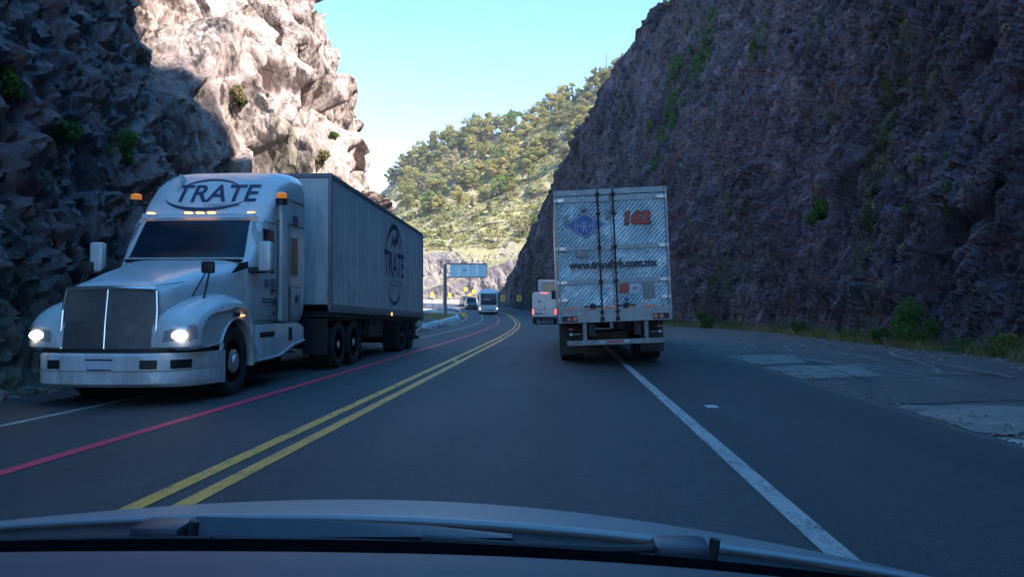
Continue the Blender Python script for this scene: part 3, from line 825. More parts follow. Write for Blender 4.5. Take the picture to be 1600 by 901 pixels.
# bare tall tree / mast on the crest
root = empty('bare_tree', hill_pt(947, .89), 'tall bare tree sticking up alone from the far ridge', 'tree')
mb = MB(); mb.cyl((0, 0, -.5), (.1, 0, 10.5), .22, .07, 8); mb.build('trunk', M['bark'], root)
mb = MB()
for k, (z, a, l) in enumerate([(9.8, .3, 1.3), (9.2, 2.9, 1.5), (8.4, 1.2, 1.1), (8.0, 3.6, 1.6), (7.0, .1, 1.3), (6.2, 3.0, .9)]):
    mb.cyl((0, 0, z), (math.cos(a) * l, math.sin(a) * l, z + .35), .07, .03, 5)
mb.build('branch', M['bark'], root)
# shrubs and dry grass that cover the slope
n = 5200
px = rng.uniform(608, 1060, n); t = rng.uniform(.36, .92, n)
bl = []
for a, b in zip(px, t):
    p = hill_pt(a, b); bl.append((p.x + rng.uniform(-.5, .5), p.y, p.z + .1, rng.uniform(.3, 1.1), rng.uniform(.3, 1.0), rng.uniform(.25, .75)))
bl = np.array(bl)
for nm, sel, m in (('hillside_scrub', np.arange(n) % 3 == 0, M['oak']), ('hillside_scrub', np.arange(n) % 3 == 1, M['dry_leaf']), ('hillside_scrub', np.arange(n) % 3 == 2, M['bright_leaf'])):
    b = bl[sel][: (1700 if m is not M['bright_leaf'] else 650)]
    V, Fq = leaf_cloud(rng, b, len(b) * 22, .26)
    tag(link(nm, fast_mesh(nm, V, Fq), m), 'low scrub and dry grass covering the far slope', 'scrub', kind='stuff')

# ------------------------------------------------------------------ plants on and below the right cutting
rv = np.random.default_rng(77)
def rw_pt(y, z):
    """point on the right cutting near given world y and height"""
    d = (RG[:, :520, 1] - y) ** 2 + (RG[:, :520, 2] - z) ** 2
    i, j = np.unravel_index(np.argmin(d), d.shape); return Vector(RG[i, j]), Vector(RN[i, j])
# weeds along the foot
n = 16000
y = 10 + 60 * rv.uniform(0, 1, n) ** 1.1; y = y[(np.sin(y * 1.7) + np.sin(y * .63 + 2) + rv.uniform(-1, 1, n)) > -.5]; n = len(y); bx = np.interp(y, [0, 47, 57, 68, 80], [12.1, 12.0, 9.8, 7.9, 5.4])
dd = rv.uniform(0, 1, n) ** 1.5
wob = .35 * np.sin(y * .9) + .25 * np.sin(y * 2.3 + 1)
x = bx - .55 + wob * .6 - dd * .9 + .7
P = np.stack([x, y, zr(y) - .03 + np.clip(x - bx + .2, 0, 1) * .6], 1)
V, Fq = blades(rv, P, .34, .012, .45)
tag(link('verge_grass', fast_mesh('verge_grass', V, Fq), M['grass']), 'grass and weeds along the foot of the right cutting', 'grass', kind='stuff')
V2 = []; 
bl = [(np.interp(q, [0, 47, 57, 68, 80], [12.1, 12.0, 9.8, 7.9, 5.4]) - .15 + rv.uniform(-.3, .2), q, .12 + rv.uniform(0, .25), rv.uniform(.2, .6), rv.uniform(.2, .6), rv.uniform(.12, .4)) for q in 12 + 58 * rv.uniform(0, 1, 90)]
V, Fq = leaf_cloud(rv, bl, 9000, .045)
tag(link('verge_weeds', fast_mesh('verge_weeds', V, Fq), M['weed']), 'leafy green weeds along the foot of the right cutting', 'weeds', kind='stuff')
# leafy growth hanging on the face, in streaks
bl = []
for (px0, py0, px1, py1, yy, cnt, r) in [(1105, 0, 1040, 150, 78, 60, .8), (1075, 90, 1022, 290, 84, 90, .8), (1200, 0, 1130, 130, 62, 26, .55),
                                       (1300, 120, 1240, 200, 44, 12, .35), (1480, 60, 1420, 150, 34, 12, .3), (1420, 300, 1330, 330, 30, 8, .25), (1590, 180, 1500, 260, 28, 10, .25), (1140, 300, 1090, 430, 60, 16, .4)]:
    for k in range(cnt):
        u = rv.uniform(); a = at(px0 + (px1 - px0) * u + rv.normal() * 10, py0 + (py1 - py0) * u + rv.normal() * 12, yy)
        p, nn = rw_pt(a.y + rv.normal() * 1.5, a.z); rr = r * rv.uniform(.4, 1.2)
        bl.append((p.x, p.y, p.z, rr * .5, rr, rr * .8))
V, Fq = leaf_cloud(rv, bl, 26000, .10)
tag(link('cliff_creepers', fast_mesh('cliff_creepers', V, Fq), M['weed']), 'patches of green creepers growing down the right rock face', 'creepers', kind='stuff')
# dry tufts on the face
bl = []
for k in range(520):
    yy = 20 + 75 * rv.uniform() ; zz = rv.uniform(1.5, 30); p, nn = rw_pt(yy, zz); rr = rv.uniform(.08, .35); bl.append((p.x, p.y, p.z, rr * .6, rr, rr * .7))
V, Fq = leaf_cloud(rv, bl, 20000, .07)
tag(link('cliff_tufts', fast_mesh('cliff_tufts', V, Fq), M['dry_leaf']), 'dry brown tufts scattered over the right rock face', 'tufts', kind='stuff')
def face_pt(px, py):
    """where the view ray through a spot meets the right cutting"""
    b = RBVH.ray_cast(cam.location, ray(px, py).normalized()); return b[0]
RBVH = bvh_of(RW)
for (px, py, w, h, sd, lab, mm) in [(1292, 335, 1.5, 1.7, 1, 'light green bush clinging to the right rock face above head height', 'weed'),
                                (1458, 540, 1.9, 1.75, 2, 'big dark green bush at the foot of the right rock face', 'weed'),
                                (1398, 545, .9, .7, 3, 'small bush just left of the big dark bush below the right rock face', 'weed'),
                                (1265, 525, .8, .75, 4, 'small rounded bush halfway along the foot of the right rock face', 'weed'),
                                (1115, 503, 1.3, 1.2, 5, 'leafy bush at the foot of the right rock face, next to the silver trailer', 'weed'),
                                (1590, 540, .9, .7, 6, 'yellowish weed clump at the right edge below the rock face', 'grass'),
                                (1052, 488, 1.1, .9, 7, 'bush peeping out right beside the silver trailer', 'weed')]:
    p = face_pt(px, py)
    if p is None: p = at(px, py, 25)
    if py > 480: p = Vector((p.x - .45, p.y, float(zr(p.y)) - .05))
    else: p = Vector((p.x - .2, p.y, p.z - h * .4))
    shrub('leafy_bush', p, sd, w, h, M[mm], 2600, .055 * max(1, p.y / 28), lab, 'bush')
p = face_pt(1052, 12)
if p is not None: shrub('leafy_bush', p + Vector((0, 0, .2)), 9, 3.4, 3.0, M['pine'], 1600, .14, 'dark shrub on the skyline at the top of the right cutting', 'bush')
for (px, py, w, h, sd, mm, lab) in [(365, 150, .9, .6, 21, 'grass', 'small yellowish tuft on a ledge of the sunlit cliff'), (375, 160, .6, .4, 22, 'weed', 'green plant beside the yellowish tuft on the sunlit cliff ledge'), (497, 247, .8, .7, 23, 'grass', 'small plant low on the right side of the sunlit cliff'),
                                    (520, 215, .6, .5, 24, 'weed', 'tiny plant in a crack near the right edge of the sunlit cliff'), (190, 240, 1.0, .9, 25, 'weed', 'blurred green bush on the dark near cliff above the white truck'), (100, 210, .7, .6, 26, 'weed', 'faint green bush on the dark near cliff, left of the other one'), (10, 130, .8, .8, 27, 'weed', 'dim green bush at the left edge of the picture on the near cliff')]:
    LB = globals().setdefault('LBVH', bvh_of(LW))
    q = LB.ray_cast(cam.location, ray(px, py).normalized())[0]
    if q is not None: shrub('leafy_bush', q + Vector((.05, 0, -h * .4)), sd, w, h, M[mm], 900, .05, lab, 'bush')
# rubble at the foot of the left cliff
rb = np.random.default_rng(4); mb = MB()
for k in range(900):
    yy = 5 + 57 * rb.uniform() ** 1.6; xx = -8.6 + rb.uniform(-.5, .75) * rb.uniform(.2, 1) ; r = rb.uniform(.03, .16) * (1.5 if xx < -8.8 else 1)
    vs = bmesh.ops.create_icosphere(mb.bm, subdivisions=1, radius=r)['verts']
    sc = rb.uniform(.6, 1.3, 3)
    for v in vs: v.co = Vector((v.co.x * sc[0] * rb.uniform(.8, 1.2) + xx, v.co.y * sc[1] + yy, v.co.z * sc[2] * .7 + r * .3 - .02))
tag(mb.build('rubble', M['rock_left']), 'loose stones at the foot of the left cliff', 'rubble', kind='stuff')
# low earth bank past the left cliff
nu, nv = 90, 24
yy = np.linspace(52, 104, nu); tt = np.linspace(0, 1, nv)
px_ = np.interp(yy, PATH[:221, 1], PATH[:221, 0])
Xb = (px_ - 5.9)[:, None] - tt[None] * 9.0
hb = np.interp(yy, [52, 58, 70, 90, 104], [.9, 1.1, .85, .5, .1])
prof = np.interp(tt, [0, .12, .3, .6, 1], [-.1, .45, .9, 1.0, 1.1])
Zb = zr(yy)[:, None] + hb[:, None] * prof[None] - .02
P0 = np.stack([Xb, np.repeat(yy[:, None], nv, 1), Zb], -1).reshape(-1, 3)
P0[:, 2] += smooth_noise(P0, 1.5, 3) * .12 + facets(P0, .6, 8, .6, .2) * .25
struct('earth_bank', fast_mesh('earth_bank', P0, grid_faces(nu, nv)[:, ::-1]), M['dirt'])
sel = rb.integers(0, len(P0), 9000)
V, Fq = blades(rb, P0[sel] + rb.normal(0, .12, (9000, 3)) * np.array([1, 1, 0]), .34, .018, .5)
tag(link('bank_grass', fast_mesh('bank_grass', V, Fq), M['grass']), 'rough grass on the bank past the left cliff', 'grass', kind='stuff')
# ------------------------------------------------------------------ vehicle helpers
def wheel(parent, x, y, r, w, sgn, rim_m='rim', name='wheel', dual=False, n=36, deep=True):
    """x: outer face; sgn +1 faces +x"""
    mb = MB(); W = w * (2.05 if dual else 1)
    prof = [(-W, r * .62), (-W, r * .95), (-W + .03, r), (-.035, r), (-.012, r * .975), (0, r * .88), (-.012, r * .70), (-.03, r * .60)]
    mb.lathe_x(prof, x, y, r, n, sgn)
    for k in range(3):
        mb.lathe_x([(-.06 - k * w * .28, r * .999), (-.06 - k * w * .28, r + .006), (-.08 - k * w * .28, r + .006), (-.08 - k * w * .28, r * .999)], x, y, r, n, sgn)
    t = mb.build(name, M['rubber'], parent, smooth=True)
    mb = MB()
    if dual: pr = [(-.03, r * .60), (-.05, r * .56), (-.13, r * .48), (-.15, r * .34), (-.10, r * .28), (-.09, r * .20), (-.02, r * .17), (-.015, .01)]
    else: pr = [(-.03, r * .60), (-.03, r * .54), (-.05, r * .50), (-.035, r * .36), (.0, r * .28), (.0, r * .20), (.03, r * .17), (.035, .01)]
    mb.lathe_x(pr, x, y, r, n, sgn)
    for k in range(10):
        a = k * math.pi / 5; cy, cz = y + r * .31 * math.cos(a), r + r * .31 * math.sin(a); xx = x + sgn * (-.02 if not dual else -.12)
        mb.cyl((xx - .02, cy, cz), (xx + .02, cy, cz), .018, .018, 6)
    mb.build('rim', M[rim_m], t, smooth=True)
    return t
def super_loft(secs, n=56, cap=(True, True), x0=0.0):
    """secs: (y, halfwidth, zb, zt, e_top[, x centre]) -> verts, faces, func"""
    V = []; 
    for s_ in secs:
        y, w, zb, zt, e = s_[:5]; cx = s_[5] if len(s_) > 5 else x0
        for k in range(n):
            a = 2 * math.pi * (k + .5) / n
            c, q = math.cos(a), math.sin(a)
            V.append((cx + w * math.copysign(abs(c) ** e, c), y, (zb + zt) / 2 + (zt - zb) / 2 * math.copysign(abs(q) ** e, q)))
    F = [tuple(f) for f in grid_faces(len(secs), n, wrap=True)]
    if cap[0]: F.append(tuple(range(n)))
    if cap[1]: F.append(tuple(range((len(secs) - 1) * n, len(secs) * n))[::-1])
    return V, F
def refine(secs, k=4):
    """Catmull-Rom between stations"""
    A = np.array([list(s_) + [0.0] * (6 - len(s_)) for s_ in secs], float); out = []
    for i in range(len(A) - 1):
        p0, p1, p2, p3 = A[max(i - 1, 0)], A[i], A[i + 1], A[min(i + 2, len(A) - 1)]
        for j in range(k):
            t = j / k
            q = .5 * (2 * p1 + (p2 - p0) * t + (2 * p0 - 5 * p1 + 4 * p2 - p3) * t * t + (3 * p1 - p0 - 3 * p2 + p3) * t ** 3)
            q[0] = p1[0] + (p2[0] - p1[0]) * t
            out.append(tuple(q))
    out.append(tuple(A[-1])); return out
def pymesh(name, V, F, mats, parent, smooth=True, ang=40):
    me = bpy.data.meshes.new(name); me.from_pydata([tuple(v) for v in V], [], [tuple(int(i) for i in f) for f in F]); me.update()
    bm = bmesh.new(); bm.from_mesh(me); bmesh.ops.remove_doubles(bm, verts=bm.verts, dist=1e-5); bmesh.ops.recalc_face_normals(bm, faces=bm.faces); bm.to_mesh(me); bm.free()
    o = link(name, me, mats, parent)
    if smooth:
        me.polygons.foreach_set('use_smooth', [True] * len(me.polygons))
        try: me.set_sharp_from_angle(angle=math.radians(ang))
        except Exception: pass
    return o
def panel(name, bvh, outline, plane, d, m, parent, off=.008, div=10, thick=True, smooth=True):
    """a quad outline (4 corners in the plane's 2D coords) draped on a surface along d.
    plane(u, v) -> 3D point to shoot from"""
    V = []
    (a, b, c, e) = [np.array(q, float) for q in outline]
    n = div + 1
    for i in range(n):
        for j in range(n):
            u, v = i / div, j / div
            q = a * (1 - u) * (1 - v) + b * u * (1 - v) + c * u * v + e * (1 - u) * v
            p = Vector(plane(q[0], q[1])); h = bvh.ray_cast(p, Vector(d))
            if h[0] is None: V.append(tuple(p + Vector(d) * 2.0)); continue
            nn = h[1] if h[1].dot(Vector(d)) < 0 else -h[1]
            V.append(tuple(h[0] + nn * off))
    return pymesh(name, V, grid_faces(n, n), M[m], parent, smooth)

# ------------------------------------------------------------------ white tractor with trailer (oncoming, on the left)
M['chrome'] = mat('chrome', (0.55, 0.60, 0.62), 0.18, 0.8, var=0.05)
TX, TY = -6.16, 10.38
truck = empty('semi_truck', (TX, TY, 0), 'white conventional tractor unit pulling a long pale box trailer, headlights on, oncoming on the left', 'truck')
HW = 1.24
# cab + sleeper + roof fairing
cab_secs = refine([(2.10, .98, .95, 1.98, .30), (2.38, 1.10, .95, 2.12, .26), (2.92, 1.155, .95, 2.86, .24), (3.06, 1.165, .95, 2.97, .24), (3.30, 1.175, .95, 3.27, .25), (3.62, 1.18, .95, 3.60, .27), (4.0, 1.185, .95, 3.79, .27), (4.45, 1.19, .95, 3.88, .26), (4.84, 1.19, .95, 3.90, .26)], 5)
V, F = super_loft(cab_secs, 96)
cab = pymesh('cab', V, F, M['white_paint'], truck)
cb = bvh_of(cab)
front = lambda u, v: (u, -3.0, v)
# windscreen follows the sloping front
ws = panel('windshield', cb, [(-.97, 2.15), (.97, 2.15), (.90, 2.80), (-.90, 2.80)], front, (0, 1, 0), 'glass', truck, .012, 18)
panel('sun_visor', cb, [(-1.0, 2.815), (1.0, 2.815), (.99, 2.90), (-.99, 2.90)], front, (0, 1, 0), 'white_paint', truck, .06, 14)
mb = MB(); mb.box(-.97, .97, 2.28, 2.50, 2.075, 2.125, .02); mb.cyl((-.5, 2.44, 2.17), (.15, 2.50, 2.24), .012); mb.cyl((.2, 2.44, 2.17), (.8, 2.5, 2.24), .012); mb.build('wiper', M['black'], truck)
for x in (-.88, -.20, 0, .20, .88):
    h = cb.ray_cast(Vector((x, -3, 2.93)), Vector((0, 1, 0)))
    yy = h[0].y if h[0] else 3.0
    mb = MB(); mb.box(x - .055, x + .055, yy - .085, yy + .02, 2.93, 2.965, .012); mb.build('marker_lamp', M['marker'], truck, True)
def side_panel(name, q, m, parent=truck, off=.008, s_=1, div=8): return panel(name, cb, q, lambda u, v: (3.0 * s_, u, v), (-s_, 0, 0), m, parent, off, div)
for s_ in (1, -1):
    door = side_panel('door', [(2.42, 1.12), (3.32, 1.12), (3.34, 2.78), (2.72, 2.78)], 'white_paint', s_=s_, off=.012)
    side_panel('side_window', [(2.62, 1.98), (3.22, 1.92), (3.22, 2.66), (2.86, 2.66)], 'glass', door, .020, s_)
    mb = MB(); mb.box(s_ * 1.185 - .02, s_ * 1.185 + .03, 3.1, 3.24, 1.62, 1.66, .008); mb.build('handle', M['black'], door)
    side_panel('sleeper_window', [(4.10, 1.92), (4.42, 1.92), (4.42, 2.62), (4.10, 2.62)], 'glass', s_=s_, off=.012)
    side_panel('side_hatch', [(4.02, 1.15), (4.52, 1.15), (4.52, 1.72), (4.02, 1.72)], 'white_paint', s_=s_, off=.012)
    # panel seams
    mb = MB()
    for z in (2.86, 3.30): mb.box(s_ * 1.192 - .004, s_ * 1.192 + .004, 3.36, 4.8, z - .006, z + .006)
    for yy in (3.38, 3.98): mb.box(s_ * 1.192 - .004, s_ * 1.192 + .004, yy - .006, yy + .006, 1.1, 2.86)
    mb.build('panel_seam', M['black'], truck)
    mb = MB(); xo = s_ * 1.203; mb.tube([(xo, 2.43, 1.13), (xo, 3.32, 1.13), (xo, 3.34, 2.78), (s_ * 1.185, 2.74, 2.78)], .006, 5); mb.tube([(xo, 4.02, 1.15), (xo, 4.52, 1.15), (xo, 4.52, 1.72), (xo, 4.02, 1.72), (xo, 4.02, 1.15)], .005, 5); mb.build('door_seal', M['black'], truck)
    # vertical fairing strip
    mb = MB(); mb.box(s_ * 1.17 - .03, s_ * 1.17 + .06, 3.50, 3.86, 1.1, 3.22, .03); mb.build('air_fairing', M['white_paint'], truck, True)
    # cab mirrors
    mb = MB(); mb.box(s_ * 1.40 - .11, s_ * 1.40 + .11, 2.20, 2.36, 1.92, 2.40, .045); mr = mb.build('mirror', M['white_paint'], truck, True)
    mb = MB(); mb.box(s_ * 1.40 - .09, s_ * 1.40 + .09, 2.362, 2.37, 1.96, 2.36); mb.build('mirror_glass', M['glass'], mr)
    mb = MB(); mb.cyl((s_ * 1.34, 2.3, 1.98), (s_ * 1.12, 2.50, 1.95), .025); mb.box(s_ * 1.2 - .12, s_ * 1.2 + .1, 2.32, 2.6, 1.90, 1.99, .02); mb.build('mirror_arm', M['black'], mr)
    # hood mirrors
    mb = MB(); mb.box(s_ * .93 - .10, s_ * .93 + .10, 1.16, 1.24, 1.84, 2.02, .03); mb.cyl((s_ * .95, 1.2, 1.86), (s_ * .98, .95, 1.45), .016); mb.cyl((s_ * .90, 1.2, 1.86), (s_ * .86, .85, 1.5), .012); mb.build('hood_mirror', M['black'], truck, True)
    # beacon on a bracket
    mb = MB(); mb.cyl((s_ * 1.08, 3.55, 3.14), (s_ * 1.30, 3.25, 3.18), .03); mb.cyl((s_ * 1.30, 3.25, 3.12), (s_ * 1.30, 3.25, 3.22), .10, .10, 16); bk = mb.build('beacon_bracket', M['black'], truck, True)
    mb = MB(); mb.lathe_x([(0, .01), (0, .075), (.07, .085), (.10, .06), (.115, .01)], 0, 0, 0, 20)
    for v in mb.bm.verts: v.co = Vector((s_ * 1.30 + v.co.y * 1.15, 3.25 + v.co.z, 3.225 + v.co.x))
    mb.build('beacon', M['amber'], bk, True)
# antenna fin
mb = MB(); mb.prism([(3.42, 3.42), (3.7, 3.60), (3.50, 3.70), (3.44, 3.70)], 'x', -.62, -.58, .008); mb.build('antenna', M['white_paint'], truck, True)
# roof lettering wraps over the fairing
tm = text_mesh('TRATE', 1.50, .34, .015)
drape(tm, cb, (.10, -3, 3.34), (-1, 0, 0) if False else (1, 0, 0), (0, 0, 1), (0, 1, 0), .012, 1)
lg = link('roof_lettering', tm, M['navy_vinyl'], truck)
def arc_pts(cx, cz, rx, rz, a0, a1, w0, w1, n=26):
    o, i = [], []
    for k in range(n + 1):
        t = k / n; a = math.radians(a0 + (a1 - a0) * t); w = w0 + (w1 - w0) * math.sin(math.pi * t)
        o.append((cx + (rx + w) * math.cos(a), cz + (rz + w) * math.sin(a))); i.append((cx + (rx - w) * math.cos(a), cz + (rz - w) * math.sin(a)))
    return o, i
def flat_arc(lst):
    V, F = [], []
    for (o, i) in lst:
        b = len(V); n = len(o)
        for k in range(n): V += [(*o[k], 0), (*i[k], 0)]
        F += [(b + 2 * k, b + 2 * k + 2, b + 2 * k + 3, b + 2 * k + 1) for k in range(n - 1)]
    me = bpy.data.meshes.new('emblem'); me.from_pydata(V, [], F); me.update(); return me
em = flat_arc([arc_pts(0, .02, .78, .30, 200, 330, .004, .035), arc_pts(0, -.02, .62, .34, 30, 160, .003, .02)])
drape(em, cb, (-.05, -3, 3.30), (1, 0, 0), (0, 0, 1), (0, 1, 0), .012)
link('roof_emblem', em, M['navy_vinyl'], truck)
tm = text_mesh('LOGISTICA', .62, .05); drape(tm, cb, (.28, -3, 3.10), (1, 0, 0), (0, 0, 1), (0, 1, 0), .012); link('roof_lettering', tm, M['navy_vinyl'], truck)
mb = MB()
for s_ in (-1, 1):
    mb.tube([(s_ * x, y, z) for x, y, z in ((.60, .30, 1.635), (.72, .85, 1.70), (.85, 1.4, 1.74), (.98, 2.0, 1.80), (1.03, 2.35, 1.83))], .004, 5)
    mb.box(s_ * 1.195 - .003, s_ * 1.195 + .003, 2.5, 4.8, 1.10, 1.112)
mb.build('panel_seam', M['black'], truck)
# small writing on the door and sleeper
def small_print(o, rows, w, h, m, seed):
    r = random.Random(seed); mb = MB(); y0, z0 = o
    for k in range(rows):
        y = y0; z = z0 - k * h * 1.5
        while y < y0 + w:
            l = r.uniform(.03, .09)
            mb.box(1.204, 1.208, y, min(y + l, y0 + w), z, z + h); y += l + .02
    mb.build('decal', M[m], truck)
small_print((2.72, 1.78), 4, .22, .022, 'navy_vinyl', 1); small_print((3.02, 1.80), 5, .24, .02, 'navy_vinyl', 2)
small_print((3.02, 1.60), 2, .24, .02, 'red_vinyl', 3); small_print((2.62, 1.46), 2, .62, .03, 'navy_vinyl', 4); small_print((4.12, 3.0), 3, .3, .03, 'navy_vinyl', 6); small_print((4.14, 2.84), 1, .26, .05, 'red_vinyl', 7)
mb = MB()
for (cy, cz, q) in ((3.22, 1.44, .09), (3.18, 1.24, .06), (4.35, 1.5, .09)): mb.prism([(cy - q, cz), (cy, cz - q), (cy + q, cz), (cy, cz + q)], 'x', 1.204, 1.209)
mb.build('decal', M['navy_vinyl'], truck)
# hood
hood_secs = refine([(.29, .65, .75, 1.54, .36), (.34, .69, .75, 1.62, .38), (.48, .74, .75, 1.70, .42), (.85, .81, .75, 1.80, .46), (1.3, .89, .75, 1.91, .46), (1.8, .97, .75, 2.01, .42), (2.2, 1.04, .75, 2.09, .36), (2.42, 1.08, .75, 2.12, .32)], 4)
V, F = super_loft(hood_secs, 64)
hood = pymesh('hood', V, F, M['white_paint'], truck)
# side vent behind the fender
mb = MB(); mb.prism([(1.72, 1.86), (2.36, 1.98), (2.36, 2.08), (2.0, 2.03)], 'x', 1.06, 1.075); mb.build('hood_vent', M['black'], truck); mb = MB()
mb.prism([(1.72, 1.86), (2.36, 1.98), (2.36, 2.08), (2.0, 2.03)], 'x', -1.075, -1.06); mb.build('hood_vent', M['black'], truck)
# grille: two shallow planes meeting in a centre ridge, leaning back
def gy(x, z): return .10 + .09 * (abs(x) / .66) ** 1.6 + .10 * max(0, (z - .7) / .9) ** 1.5
def gw(z): return .66 - .05 * abs((z - 1.15) / .45) ** 4
V = []; zs_ = np.linspace(.66, 1.60, 15); us_ = np.linspace(-1, 1, 31)
for z in zs_:
    for u in us_: x = u * gw(z); V.append((x, gy(x, z), z))
gr = pymesh('grille', V, grid_faces(15, 31), M['rim_dark'], truck)
mb = MB()
for k in range(34):
    z = .735 + k * .0255
    for s_ in (-1, 1):
        q = [(s_ * u * gw(z), gy(u * gw(z), z) - .012, z) for u in (.06, .35, .65, .95)]
        mb.tube(q, .0045, 4)
for k in range(16):
    u = .09 + k * .055
    for s_ in (-1, 1): mb.tube([(s_ * u * gw(z), gy(u * gw(z), z) - .009, z) for z in (.73, 1.15, 1.57)], .003, 4)
mb.build('grille_mesh', M['grey_steel'], gr)
def rim_tube(pts, r, nm):
    mb = MB(); mb.tube([(x, gy(x, z) - .012, z) for x, z in pts], r, 8); mb.build(nm, M['chrome'], gr, True)
rim_tube([(-.645, .72), (-.665, 1.0), (-.665, 1.3), (-.64, 1.56)], .022, 'grille_bar'); rim_tube([(.645, .72), (.665, 1.0), (.665, 1.3), (.64, 1.56)], .022, 'grille_bar')
rim_tube([(x, 1.60 - .04 * abs(x) ** 2) for x in np.linspace(-.63, .63, 13)], .030, 'grille_bar'); rim_tube([(x, .71) for x in np.linspace(-.63, .63, 9)], .018, 'grille_bar')
rim_tube([(0, z) for z in (.72, 1.15, 1.58)], .016, 'grille_bar')
# fenders: profile with the arch cut out, swept across
def fender(s_):
    ang = np.linspace(math.radians(-12), math.radians(192), 22); cy, cz, r = 1.62, .54, .62
    arch = [(cy + r * math.cos(a), cz + r * math.sin(a)) for a in ang]          # from rear round to front
    top = [(.99, .48), (.86, .72), (.22, .75), (.17, .92), (.22, 1.12), (.42, 1.30), (.75, 1.43), (1.15, 1.52), (1.55, 1.55), (1.95, 1.50), (2.25, 1.36), (2.42, 1.05), (2.44, .60), (2.28, .45)]
    def cr(P, k=3):
        o = []
        for i in range(len(P) - 1):
            p0, p1, p2, p3 = [np.array(P[j]) for j in (max(i - 1, 0), i, i + 1, min(i + 2, len(P) - 1))]
            for j in range(k):
                t = j / k; o.append(tuple(.5 * (2 * p1 + (p2 - p0) * t + (2 * p0 - 5 * p1 + 4 * p2 - p3) * t * t + (3 * p1 - p0 - 3 * p2 + p3) * t ** 3)))
        return o + [P[-1]]
    T = cr(top); C = np.array([1.3, .95])
    V, secs = [], [(.62, 0, 0), (.80, 0, 0), (.98, .015, 0), (1.09, .05, 0), (1.17, .11, .0), (1.215, .20, .0), (1.22, .24, .012), (1.19, .25, .02)]
    for (x, sh, ra) in secs:
        for (y, z) in T:
            d = np.array([y, z]) - C; l = np.linalg.norm(d); q = C + d * (1 - sh / max(l, .3)) if z > .6 else np.array([y + (sh * 1.1 if y < .6 else 0) * .7, z])
            V.append((s_ * x, q[0], q[1]))
        for a in ang: V.append((s_ * x, cy + (r + ra) * math.cos(a), cz + (r + ra) * math.sin(a)))
    n = len(T) + len(ang)
    F = [tuple(f) for f in grid_faces(len(secs), n, wrap=True)]
    # outer face as a ladder between outline and arch
    b = (len(secs) - 1) * n
    T_i = [b + k for k in range(len(T))]; A_i = [b + len(T) + k for k in range(len(ang))][::-1]
    m_ = max(len(T_i), len(A_i)); i0 = j0 = 0
    for k in range(1, m_):
        i1 = round(k * (len(T_i) - 1) / (m_ - 1)); j1 = round(k * (len(A_i) - 1) / (m_ - 1))
        f = [T_i[i0], T_i[i1], A_i[j1], A_i[j0]]; g = []
        for q in f:
            if q not in g: g.append(q)
        if len(g) > 2: F.append(tuple(g))
        i0, j0 = i1, j1
    o = pymesh('fender', V, F, M['white_paint'], truck, ang=50)
    mb = MB(); mb.cyl((s_ * .60, cy, cz), (s_ * 1.05, cy, cz), r - .01, r - .01, 28); mb.build('wheel_well', M['black'], o)
    fb = bvh_of(o)
    # headlamp follows the fender corner
    pl = lambda u, v: (s_ * u, -2.0, v)
    hl = panel('headlight', fb, [(.78, .86), (1.19, .90), (1.17, 1.10), (.80, 1.02)], pl, (0, 1, 0), 'lamp_glass', truck, .014, 8)
    h = fb.ray_cast(Vector((s_ * 1.0, -2, .96)), Vector((0, 1, 0)))[0] or Vector((s_ * 1.0, .2, .96))
    mb = MB(); mb.lathe_x([(0, .01), (.015, .07), (-.03, .075)], 0, 0, 0, 20)
    for v in mb.bm.verts: v.co = Vector((s_ * 1.0 + v.co.y * 1.35, h.y - .02 - v.co.x, .955 + v.co.z * .85))
    mb.build('lamp', M['headlamp'], hl, True)
    mb = MB(); mb.box(s_ * 1.205 - .012, s_ * 1.205 + .02, 1.75, 1.87, 1.20, 1.225, .006); mb.build('side_marker', M['marker'], o)
    if s_ > 0: 
        mb = MB()
        for k in range(5): mb.box(1.214, 1.222, 1.44 + k * .055, 1.48 + k * .055, 1.20, 1.26)
        mb.build('decal', M['navy_vinyl'], o)
    return o
fender(1); fender(-1)
# bumper, wrapped
def bumper():
    V = []; xs_ = np.linspace(-1.24, 1.24, 41)
    prof = [(.0, .72), (-.03, .68), (-.035, .49), (-.01, .475), (-.02, .46), (-.015, .31), (.05, .26), (.18, .25), (.18, .72)]
    for x in xs_:
        f = .80 * (abs(x) / 1.24) ** 7 + .12 * (abs(x) / 1.24) ** 2
        for (dy, z) in prof: V.append((x, dy + f + .02, z))
    n = len(prof); F = [tuple(q) for q in grid_faces(41, n, wrap=True)]
    F += [tuple(range(n)), tuple(range(40 * n, 41 * n))]
    return pymesh('bumper', V, F, M['white_paint'], truck, ang=35)
bp_ = bumper(); bb = bvh_of(bp_)
fpl = lambda u, v: (u, -2.0, v)
for (x0, x1) in ((-1.08, -.92), (-.76, -.56), (.54, .76), (.90, 1.08)):
    panel('fog_lamp_recess', bb, [(x0, .51), (x1, .51), (x1, .63), (x0, .63)], fpl, (0, 1, 0), 'black', bp_, .006, 6)
panel('number_plate', bb, [(-.20, .49), (.20, .49), (.20, .65), (-.20, .65)], fpl, (0, 1, 0), 'light_vinyl', bp_, .010, 2)
mb = MB(); mb.box(-.19, .19, -.03, -.025, .625, .645); mb.box(-.17, .17, -.03, -.025, .495, .51); mb.build('plate_frame', M['navy_vinyl'], bp_)
mb = MB()
for k in range(41 - 1):
    xa, xb = -1.2 + k * .06, -1.2 + (k + 1) * .06
    fa, fb_ = [.80 * (abs(q) / 1.24) ** 7 + .12 * (abs(q) / 1.24) ** 2 for q in (xa, xb)]
    mb.poly([(xa, fa + .04, .70), (xb, fb_ + .04, .70), (xb, fb_ + .04, .78), (xa, fa + .04, .78)])
mb.build('bumper_gap', M['black'], truck)
